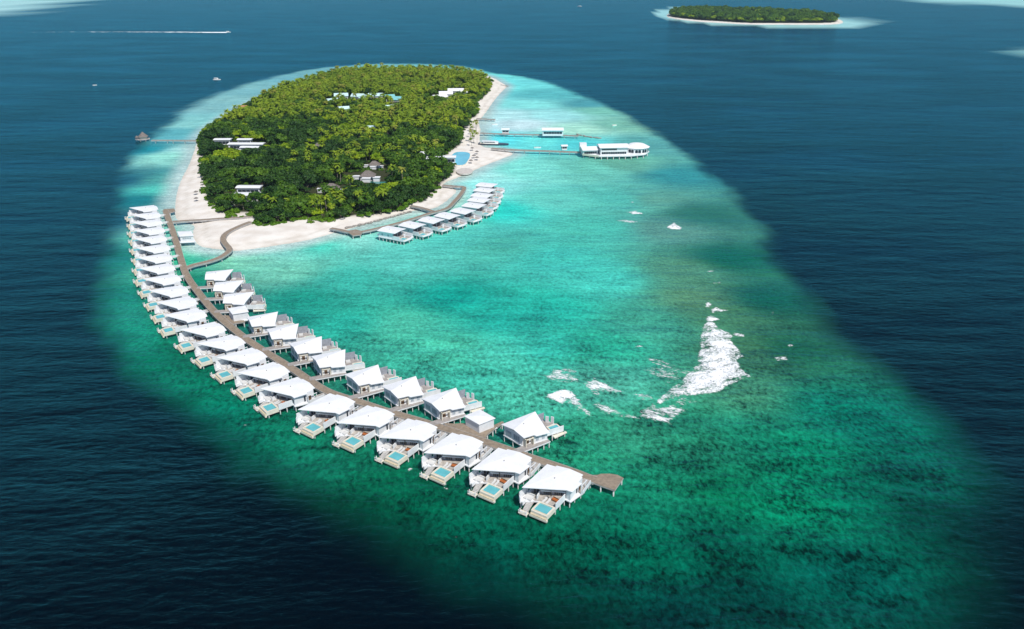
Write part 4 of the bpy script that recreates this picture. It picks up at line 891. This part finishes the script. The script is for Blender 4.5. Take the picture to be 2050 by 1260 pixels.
for pc, L, W, m_, lab, rz in [((668,214),16,20,'aqua_roof','pale aqua roof at the left end of the roof cluster',.5),((684,203),18,16,'aqua_roof','pale aqua roof second in the cluster',.2),((718,204),16,15,'aqua_roof','pale aqua roof in the middle of the cluster',-.2),((732,207),8,20,'aqua_roof','narrow white-aqua roof right of the middle of the cluster',-.5),
        ((753,203),19,12,'aqua_roof','pale aqua roof right of the cluster middle',0.1),((781,206),12,18,'teal_roof','teal roof in the wood right of the aqua cluster',.3),((797,210),10,22,'teal_roof','right-hand teal roof in the wood',-.1),((690,231),12,9,'aqua_roof','small aqua roof below the cluster',.4),((745,272),9,6,'aqua_roof','small aqua roof alone in the palm grove',0),((781,228),10,7,'aqua_roof','whitish aqua roof below the teal roofs',.5),
        ((880,206),20,14,'roof','white roof at the left of the right-hand group',.6),((893,199),18,16,'roof','tall white roof in the right-hand group',.1),((913,193),22,8,'roof','long white roof in the right-hand group',.05),((928,196),8,12,'roof','white roof at the right end of the right-hand group',.3),((488,229),9,7,'red_roof','small reddish roof near the left edge of the wood',.1)]:
    gable_house('resort_building', pc, L * .8, W * .7, 6.4, 2.6, rz, 1.0, m_, lab, 'building', None, max(2, int(L / 3)))
def hip_villa(pc, s, label, wings=True):
    p = at(*pc, 1.0); r = empty('thatched_villa', (p.x, p.y, 1.0)); r.scale = (s, s, s * 1.05); tag(r, label, 'villa')
    bm = bmesh.new(); e = [bm.verts.new(v) for v in ((-7, -5.5, 4.2), (7, -5.5, 4.2), (7, 5.5, 4.2), (-7, 5.5, 4.2))]; t_ = [bm.verts.new(v) for v in ((-1.8, 0, 8.6), (1.8, 0, 8.6))]
    for f in ((e[0], e[1], t_[1], t_[0]), (e[2], e[3], t_[0], t_[1]), (e[1], e[2], t_[1]), (e[3], e[0], t_[0]), (e[3], e[2], e[1], e[0])): bm.faces.new(f)
    obj('roof', bm, M['thatch'], r)
    bm = bmesh.new(); box(bm, -6, 6, -4.5, 4.5, -.3, 4.19); wl = obj('wall', bm, M['wall'], r); window(wl, (5, -4.51), (-5, -4.51), 1, 3, 5)
    if wings:
        for x0, x1, y0, y1 in ((-13.5, -7.2, -2.5, 1.5), (-4, 4, -10.5, -5.7), (5.5, 12, -7.5, -2.2)):
            bm = bmesh.new(); box(bm, x0, x1, y0, y1, 3.7, 4.0); w_ = obj('flat_roof', bm, M['roof'], r)
            bm = bmesh.new(); box(bm, x0 + .5, x1 - .5, y0 + .5, y1 - .3, -.3, 3.69); obj('wing_wall', bm, M['wall'], r)
hip_villa((665,386), .72, 'grey thatched villa with white wings, nearest the front beach')
v2 = (737, 361); hip_villa(v2, .78, 'grey thatched villa with white wings and a dark green pool')
hip_villa((750, 337), .62, 'grey thatched roof deeper in the wood behind the villa with the pool'); hip_villa((663, 327), .6, 'weathered thatched roof half hidden in the dark wood', False); hip_villa((639, 301), .68, 'thatched villa farthest back in the dark part of the wood')
p = at(756, 369, 1.3); bm = bmesh.new(); box(bm, -6, 6, -6, 6, -.3, .05); o = obj('garden_pool', bm, mat('dark_pool', (.03, .2, .19), .1, .5, .1)); o.location = (p.x, p.y, 1.45); tag(o, 'dark green square pool in front of a thatched villa', 'pool')

# island pool, terrace, parasols
pts = [at2(x, y, 1.6) for x, y in [(908,306),(923,304),(941,306),(941,314),(936,323),(929,331.6),(906,330),(897,322)]]; pts = smooth_poly(pts, 2); cx = sum(p[0] for p in pts) / len(pts); cy = sum(p[1] for p in pts) / len(pts)
r = empty('island_pool', (cx, cy, 0)); tag(r, 'large blue free-form swimming pool beside the beach', 'pool')
bm = bmesh.new(); prism(bm, [((x - cx) * 1.05, (y - cy) * 1.05) for x, y in pts], 1.0, 1.66); obj('surround', bm, M['cream'], r)
bm = bmesh.new(); prism(bm, [(x - cx, y - cy) for x, y in pts], 1.2, 1.7); obj('pool_water', bm, mat('pool_blue', (.16, .55, .68), .1, .5, .12, .1), r)
p = at(930, 344, 1.2); bm = bmesh.new(); prism(bm, [(6.2 * math.cos(a), 9 * math.sin(a)) for a in np.linspace(0, 2 * math.pi, 18, endpoint=False)], -.2, .75); o = obj('beach_terrace', bm, M['pale']); o.location = (p.x, p.y, 1.0); tag(o, 'round pale terrace on the beach below the pool', 'terrace')
def parasol(px, label, group, s=1.0):
    p = at(*px, 1.4); r = empty('beach_parasol', (p.x, p.y, 1.3)); r.scale = (s, s, s); tag(r, label, 'parasol', group)
    bm = bmesh.new(); tube(bm, [(0, 0, -.3), (0, 0, 2.9)], [.07, .07], 6); obj('pole', bm, M['bark'], r)
    bm = bmesh.new(); tube(bm, [(0, 0, 2.2), (0, 0, 2.6), (0, 0, 3.1)], [1.7, 1.1, .1], 9); obj('canopy', bm, M['thatch'], r)
for q in [(945.5,302),(955,309),(949,317),(955,321),(943,327)]: parasol(q, 'dark thatched parasol on the sand between the pool and the sea', 'thatched parasols by the island pool')
for q in [(393,390),(393.5,403),(406,376),(407.5,361)]: parasol(q, 'dark thatched parasol on the wide left beach', 'thatched parasols on the left beach', .9)

# ------------------------------------------------------------------ boats
def boat(px, L, W, rz, label, cabin=True, hullm='hull', name='boat', cat='boat'):
    p = at(*px, 0); r = empty(name, (p.x, p.y, 0), rz); tag(r, label, cat)
    bm = bmesh.new(); sec = []
    for t, wd, zk in ((-.5, .8, -.2), (-.2, 1, -.4), (.15, .95, -.4), (.38, .55, -.3), (.5, .04, .2)):
        x = t * L; y = W / 2 * wd; zt = .09 * L ** .7 * (1 + .5 * max(0, t)) + .5
        sec.append([bm.verts.new(v) for v in ((x, -y, zt), (x, -y * .75, zk), (x, y * .75, zk), (x, y, zt))])
    for a, b_ in zip(sec, sec[1:]):
        for i in range(4): bm.faces.new((a[i], a[(i+1) % 4], b_[(i+1) % 4], b_[i]))
    bm.faces.new(sec[0]); bm.faces.new(sec[-1][::-1]); bmesh.ops.recalc_face_normals(bm, faces=bm.faces); h_ = obj('hull', bm, M[hullm], r)
    zt = .09 * L ** .7 + .45
    bm = bmesh.new(); prism(bm, [(-.44 * L, -W * .36), (.2 * L, -W * .42), (.36 * L, -W * .18), (.36 * L, W * .18), (.2 * L, W * .42), (-.44 * L, W * .36)], zt - .1, zt + .12); obj('deck', bm, M['cream'], r)
    if cabin:
        bm = bmesh.new(); prism(bm, [(-.32 * L, -W * .3), (.08 * L, -W * .3), (.16 * L, -W * .15), (.16 * L, W * .15), (.08 * L, W * .3), (-.32 * L, W * .3)], zt + .12, zt + 1.7); cb = obj('cabin', bm, M['hull'], r)
        window(cb, (.06 * L, -W * .302), (-.3 * L, -W * .302), zt + .8, zt + 1.35, 4)
        bm = bmesh.new(); box(bm, -.38 * L, .06 * L, -W * .34, W * .34, zt + 1.71, zt + 1.9); obj('canopy', bm, M['hull'], r)
    return r
boat((434.5,160.5), 10, 4, .05, 'white boat moored off the far left side of the island', name='moored_boat')
boat((457,65.3), 12, 4, .05, 'white speedboat drawing a long white wake', name='speedboat', cat='speedboat')
boat((1160,13.5), 18, 6, 2.8, 'distant white boat beyond the island near the top', name='distant_boat')
boat((988,290.5), 26, 6.5, -.12, 'white motor yacht with a dark hull moored in the harbour', hullm='navy', name='motor_yacht', cat='yacht')
boat((190,171.5), 5, 2.2, .6, 'tiny white boat far out on the left sea', False, name='small_boat'); boat((990.5,250.5), 6, 2.4, .4, 'tiny white boat in the shallows above the pier hut', False, name='small_boat'); boat((1076,297), 6, 2.4, .1, 'tiny white boat beside the lower pier', False, name='small_boat'); boat((1230,252), 5, 2.2, .4, 'tiny white boat near the upper right reef edge', False, name='small_boat')

# ------------------------------------------------------------------ loose things on the terraces
def on_villa(o, v, x, y, z=DZ + .05, rz=0.0):
    rot = Matrix.Rotation(v.rotation_euler.z, 2); p = rot @ Vector((x, y)); o.location = (v.location.x + p.x, v.location.y + p.y, z); o.rotation_euler = (0, 0, v.rotation_euler.z + rz)
def folded_parasol():
    r = empty('folded_parasol', (0, 0, 0)); bm = bmesh.new(); tube(bm, [(0, 0, 0), (0, 0, 2.9)], [.05, .05], 6); obj('pole', bm, M['bark'], r)
    bm = bmesh.new(); tube(bm, [(0, 0, 1.2), (0, 0, 1.5), (0, 0, 2.3), (0, 0, 2.8)], [.10, .22, .16, .03], 8); obj('canopy', bm, M['dark'], r); bm = bmesh.new(); box(bm, -.3, .3, -.3, .3, 0, .08); obj('base', bm, M['jetty_side'], r); return r
def sofa():
    r = empty('outdoor_sofa', (0, 0, 0)); bm = bmesh.new(); box(bm, -.5, .5, -1.1, 1.1, .1, .36); box(bm, -.62, -.502, -1.1, 1.1, .1, .8); obj('frame', bm, M['door'], r)
    bm = bmesh.new(); box(bm, -.48, .5, -1.06, 1.06, .365, .55); obj('cushion', bm, M['orange'], r); return r
def lounger():
    r = empty('sun_lounger', (0, 0, 0)); bm = bmesh.new(); box(bm, -1.0, .45, -.35, .35, .22, .34); prism(bm, [(.46, -.35), (1.0, -.35), (1.0, .35), (.46, .35)], lambda x, y: .22 + (x - .46) * .8, lambda x, y: .34 + (x - .46) * .8); obj('mattress', bm, M['cushion'], r)
    for x, y in ((-.9, -.3), (-.9, .3), (.4, -.3), (.4, .3)): bm = bmesh.new(); box(bm, x - .04, x + .04, y - .04, y + .04, 0, .215); obj('leg', bm, M['door'], r)
    return r
fp, sf, lg = folded_parasol(), sofa(), lounger()
PLACE = ['nearest the seaward tip'] + [ORD[i] + ' from the seaward tip' for i in range(1, 14)]
for i in range(14):
    v = villas[i]; rr = random.Random(i + 3)
    o = sf if i == 0 else copy_tree(sf); on_villa(o, v, 2.6 + rr.uniform(-.5, .5), -3.4 + rr.uniform(-.5, .3), rz=rr.uniform(-.4, .4)); tag(o, 'terracotta cushioned sofa on the terrace of the outer villa ' + PLACE[i], 'sofa', 'outdoor sofas on the outer villa terraces')
    if i % 3 != 2:
        o = fp if i == 0 else copy_tree(fp); on_villa(o, v, 2.3 + rr.uniform(-.4, .6), -4.9 + rr.uniform(-.4, .4)); tag(o, 'dark folded parasol on the terrace of the outer villa ' + PLACE[i], 'parasol', 'folded parasols on the outer villa terraces')
    for k in range(2):
        o = lg if (i, k) == (0, 0) else copy_tree(lg); on_villa(o, v, 4.0, -5.9 + k * 1.0 + rr.uniform(-.1, .1), rz=math.pi + rr.uniform(-.1, .1)); tag(o, ('left' if k == 0 else 'right') + ' white sun lounger by the pool of the outer villa ' + PLACE[i], 'sun lounger', 'sun loungers by the outer villa pools')

# ------------------------------------------------------------------ breaking waves: foam as small raised sheets
def foam(name, px, step, dens, rot, str_, label, hgt=.35, edge=4.0):
    lace = name == 'lace_foam'
    poly = [at2(*p) for p in px]; s = np.array(poly); step = max(step, .3); pad = 1.5 if lace else .6
    (x0, y0), (x1, y1) = s.min(0) - 3, s.max(0) + 3
    gx = np.arange(x0, x1, step); gy = np.arange(y0, y1, step); X, Y = np.meshgrid(gx, gy); P = np.stack([X.ravel(), Y.ravel()], 1)
    d = sdist(P, poly); c, q = math.cos(rot), math.sin(rot)
    ii = np.arange(len(P)).reshape(len(gy), len(gx)); f = np.stack([ii[:-1, :-1].ravel(), ii[:-1, 1:].ravel(), ii[1:, 1:].ravel(), ii[1:, :-1].ravel()], 1)
    f = f[(d[f] > -pad).all(1)]
    u_, inv = np.unique(f, return_inverse=True); P, d = P[u_], d[u_]
    z = np.array([.06 + hgt * max(0, min(1, t / edge)) * (.55 + .35 * mnoise.noise(Vector((x * .45, y * .45, 7)))) for (x, y), t in zip(P, d)])
    o = np_obj(name, np.column_stack([P, np.maximum(.05, z)]), inv.reshape(-1, 4), [M['foam']], smooth=True)
    me = o.data; th = dens + (.06 if lace else .0) - .9 * (1 - sstep(-pad, 2.2 if lace else 1.0, d)) + .48 * sstep(.5, edge * 2.0, d) * (0 if lace else 1)
    a = me.attributes.new('thick', 'FLOAT', 'POINT'); a.data.foreach_set('value', th.astype(np.float32))
    uv = me.uv_layers.new(name='UVMap'); vi = np.empty(len(me.loops), np.int32); me.loops.foreach_get('vertex_index', vi)
    uvw = np.column_stack([(P[:, 0] * c + P[:, 1] * q) * str_, -P[:, 0] * q + P[:, 1] * c]); uv.data.foreach_set('uv', uvw[vi].astype(np.float32).ravel())
    return tag(o, label, 'foam', kind='stuff')
S = lambda pts: zz(3.727, 1050, 580, pts)
foam('breaker_foam', S([(1000,860),(985,830),(1040,770),(1160,680),(1290,560),(1280,520),(1310,450),(1300,370),(1320,310),(1330,260),(1365,235),(1430,250),(1440,280),(1530,320),(1560,350),(1545,385),(1600,440),(1640,500),(1590,530),(1610,580),(1700,650),(1640,670),(1540,710),(1450,770),(1330,790),(1180,800),(1090,830)]), .3, .10, .3, .7, 'thick white foam of the main breaker on the reef', .8)
foam('breaker_foam', S([(1345,110),(1370,95),(1400,110),(1380,135),(1350,130)]), .4, .5, 0, 1, 'small round foam patch topmost above the main breaker', .4)
foam('breaker_foam', S([(1395,180),(1390,150),(1430,125),(1470,150),(1520,155),(1470,168),(1430,165),(1410,185)]), .4, .25, 0, .7, 'foam streak between the topmost patch and the main breaker', .3)
foam('breaker_foam', S([(1355,235),(1360,200),(1390,188),(1425,205),(1460,225),(1400,240)]), .4, .4, 0, .8, 'foam tuft touching the upper tip of the main breaker', .4)
foam('breaker_foam', S([(1560,320),(1640,335),(1645,355),(1560,350)]), .4, .25, 0, .7, 'narrow foam spur on the right side of the main breaker', .3)
foam('lace_foam', S([(830,950),(870,890),(960,850),(1010,870),(1100,850),(1200,900),(1170,950),(1080,995),(980,985),(900,970)]), .35, 0.10, -.5, .5, 'lacy foam spread below the tail of the main breaker', .2)
foam('lace_foam', S([(1080,830),(1180,805),(1320,830),(1260,870),(1120,860)]), .35, -0.13, -.5, .5, 'thin foam lace under the lower edge of the main breaker', .15)
foam('lace_foam', S([(840,500),(900,490),(1040,520),(1200,600),(1260,610),(1150,690),(1060,720),(960,660),(870,600),(930,570),(1000,575)]), .35, -0.15, -.45, .45, 'faint foam lace left of the main breaker', .12)
foam('breaker_foam', S([(145,800),(220,765),(300,742),(360,760),(385,795),(330,830),(280,855),(200,822)]), .4, .35, -.4, .6, 'white crest of the small wave left of the main breaker', .6)
foam('lace_foam', S([(330,800),(390,790),(450,870),(530,930),(480,945),(400,890),(310,850)]), .35, 0.00, -.6, .5, 'foam trail behind the small left wave', .15)
foam('lace_foam', S([(470,830),(560,830),(700,900),(830,930),(860,970),(740,955),(600,920),(490,870)]), .35, -0.05, -.35, .45, 'long foam trail joining the small wave to the breaker tail', .15)
foam('lace_foam', S([(120,640),(220,590),(330,575),(420,620),(420,690),(340,715),(200,690)]), .35, -0.10, -.3, .5, 'thin foam veil above the small left wave', .12)
foam('lace_foam', S([(430,700),(520,655),(620,700),(750,770),(690,780),(600,770),(560,800),(480,760)]), .35, -0.03, -.4, .45, 'foam veil right of the thin upper veil', .15)
foam('lace_foam', S([(800,780),(900,770),(980,800),(960,850),(860,830)]), .35, -0.10, -.4, .5, 'thin foam patch at the foot of the main breaker', .12)
foam('whitecap', [(1334,456),(1343,449),(1350,446),(1366,457),(1362,460),(1345,459)], .4, .5, 0, .7, 'lone whitecap on the upper right reef', .5)
for i, q in enumerate([[(1260,405.5),(1266,403),(1272,405),(1267,408)],[(1250,424),(1275,422),(1290,429),(1265,430)],[(1231,442),(1255,440),(1285,445),(1260,447)],[(1414,544),(1422,541),(1433,543),(1424,545.5)],[(1314,484),(1317,480),(1320,482)],[(1409,579),(1413,574),(1415,580)],[(1425,568),(1440,564),(1452,567),(1440,570)],
  [(1542,630),(1547,620),(1552,622),(1550,632),(1546,636)],[(1260,702),(1266,699),(1268,703)],[(1268,695),(1280,691),(1292,695),(1280,698)],[(1570,690),(1585,688),(1588,694),(1578,695)],[(1545,715),(1575,712),(1580,722),(1555,724)],
  [(813,940),(822,935),(828,942),(818,944)],[(882,977),(892,973),(900,981),(888,979)],[(927,992),(940,990),(938,994)],[(1305,1061),(1314,1060),(1312,1063)],[(906,1075),(918,1074),(914,1078)],[(450,803),(455,802),(457,807),(452,806)],[(488,851),(494,849),(497,855),(490,856)],[(552,924),(562,921),(567,926),(556,928)],[(1160,1198),(1167,1195),(1170,1202)]]):
    foam('whitecap', q, .3, .02, 0, .6, ('white fleck of broken water on the reef, ' + ['high near the sandbar side','thin pale streak above the long streak','long thin streak in the upper lagoon','short streak below the lone whitecap','dot left of the lone whitecap','dot above the top of the breaker','pair streak above the breaker','v-shaped one right of the breaker','dot left of the breaker','thin arc left of the breaker','smudge right of the breaker','broad smudge right of the breaker','below the fourth outer villa','below the third outer villa','left of the second outer villa','on the wide front reef','under the front villas','far down the outer row','below the fifth outer villa','on the left reef edge','far front of the reef'][i]), .25, 2)
def wake(px, w0, w1, d0, d1, label):
    P = [at(*p, .06) for p in px]; n = 120; V, F_, T = [], [], []
    for k in range(n + 1):
        t = k / n * (len(P) - 1); i = min(int(t), len(P) - 2); p = P[i].lerp(P[i+1], t - i); w_ = w0 + (w1 - w0) * k / n
        for j in (-1, 0, 1): V.append((p.x, p.y + j * w_ / 2, .08 + .25 * (j == 0))); T.append(d0 + (d1 - d0) * k / n - .5 * abs(j))
        if k:
            b_ = 3 * k
            for j in (0, 1): F_.append((b_ - 3 + j, b_ + j, b_ + j + 1, b_ - 2 + j))
    V = np.array(V); o = np_obj('boat_wake', V, np.array(F_), [M['foam']]); me = o.data
    me.attributes.new('thick', 'FLOAT', 'POINT').data.foreach_set('value', np.array(T, np.float32))
    uv = me.uv_layers.new(name='UVMap'); vi = np.empty(len(me.loops), np.int32); me.loops.foreach_get('vertex_index', vi); uv.data.foreach_set('uv', (V[vi][:, :2] * .3).astype(np.float32).ravel())
    tag(o, label, 'wake', kind='stuff')
wake([(456,65.2),(420,65.2),(380,64.8),(300,64.4),(200,64.3),(120,64.5),(0,65.5)], 26, 16, 1.1, -.35, 'long thin white wake trailing the speedboat')
#>>REST
# ------------------------------------------------------------------ haze: humid sea air between the camera and the far sea
bm = bmesh.new(); box(bm, -61000, 61000, -3200, 81000, -4, CAMH + 30)
hm = bpy.data.materials.new('haze_air'); hm.use_nodes = True; hn = hm.node_tree; hn.nodes.remove(hn.nodes['Principled BSDF'])
pv = hn.nodes.new('ShaderNodeVolumePrincipled'); pv.inputs['Color'].default_value = (0.55, 0.80, 0.95, 1); pv.inputs['Density'].default_value = 0.00004; pv.inputs['Anisotropy'].default_value = 0.0
hn.links.new(pv.outputs[0], hn.nodes['Material Output'].inputs['Volume'])
tag(obj('haze', bm, hm), 'pale sea haze over the water', 'haze', kind='stuff')
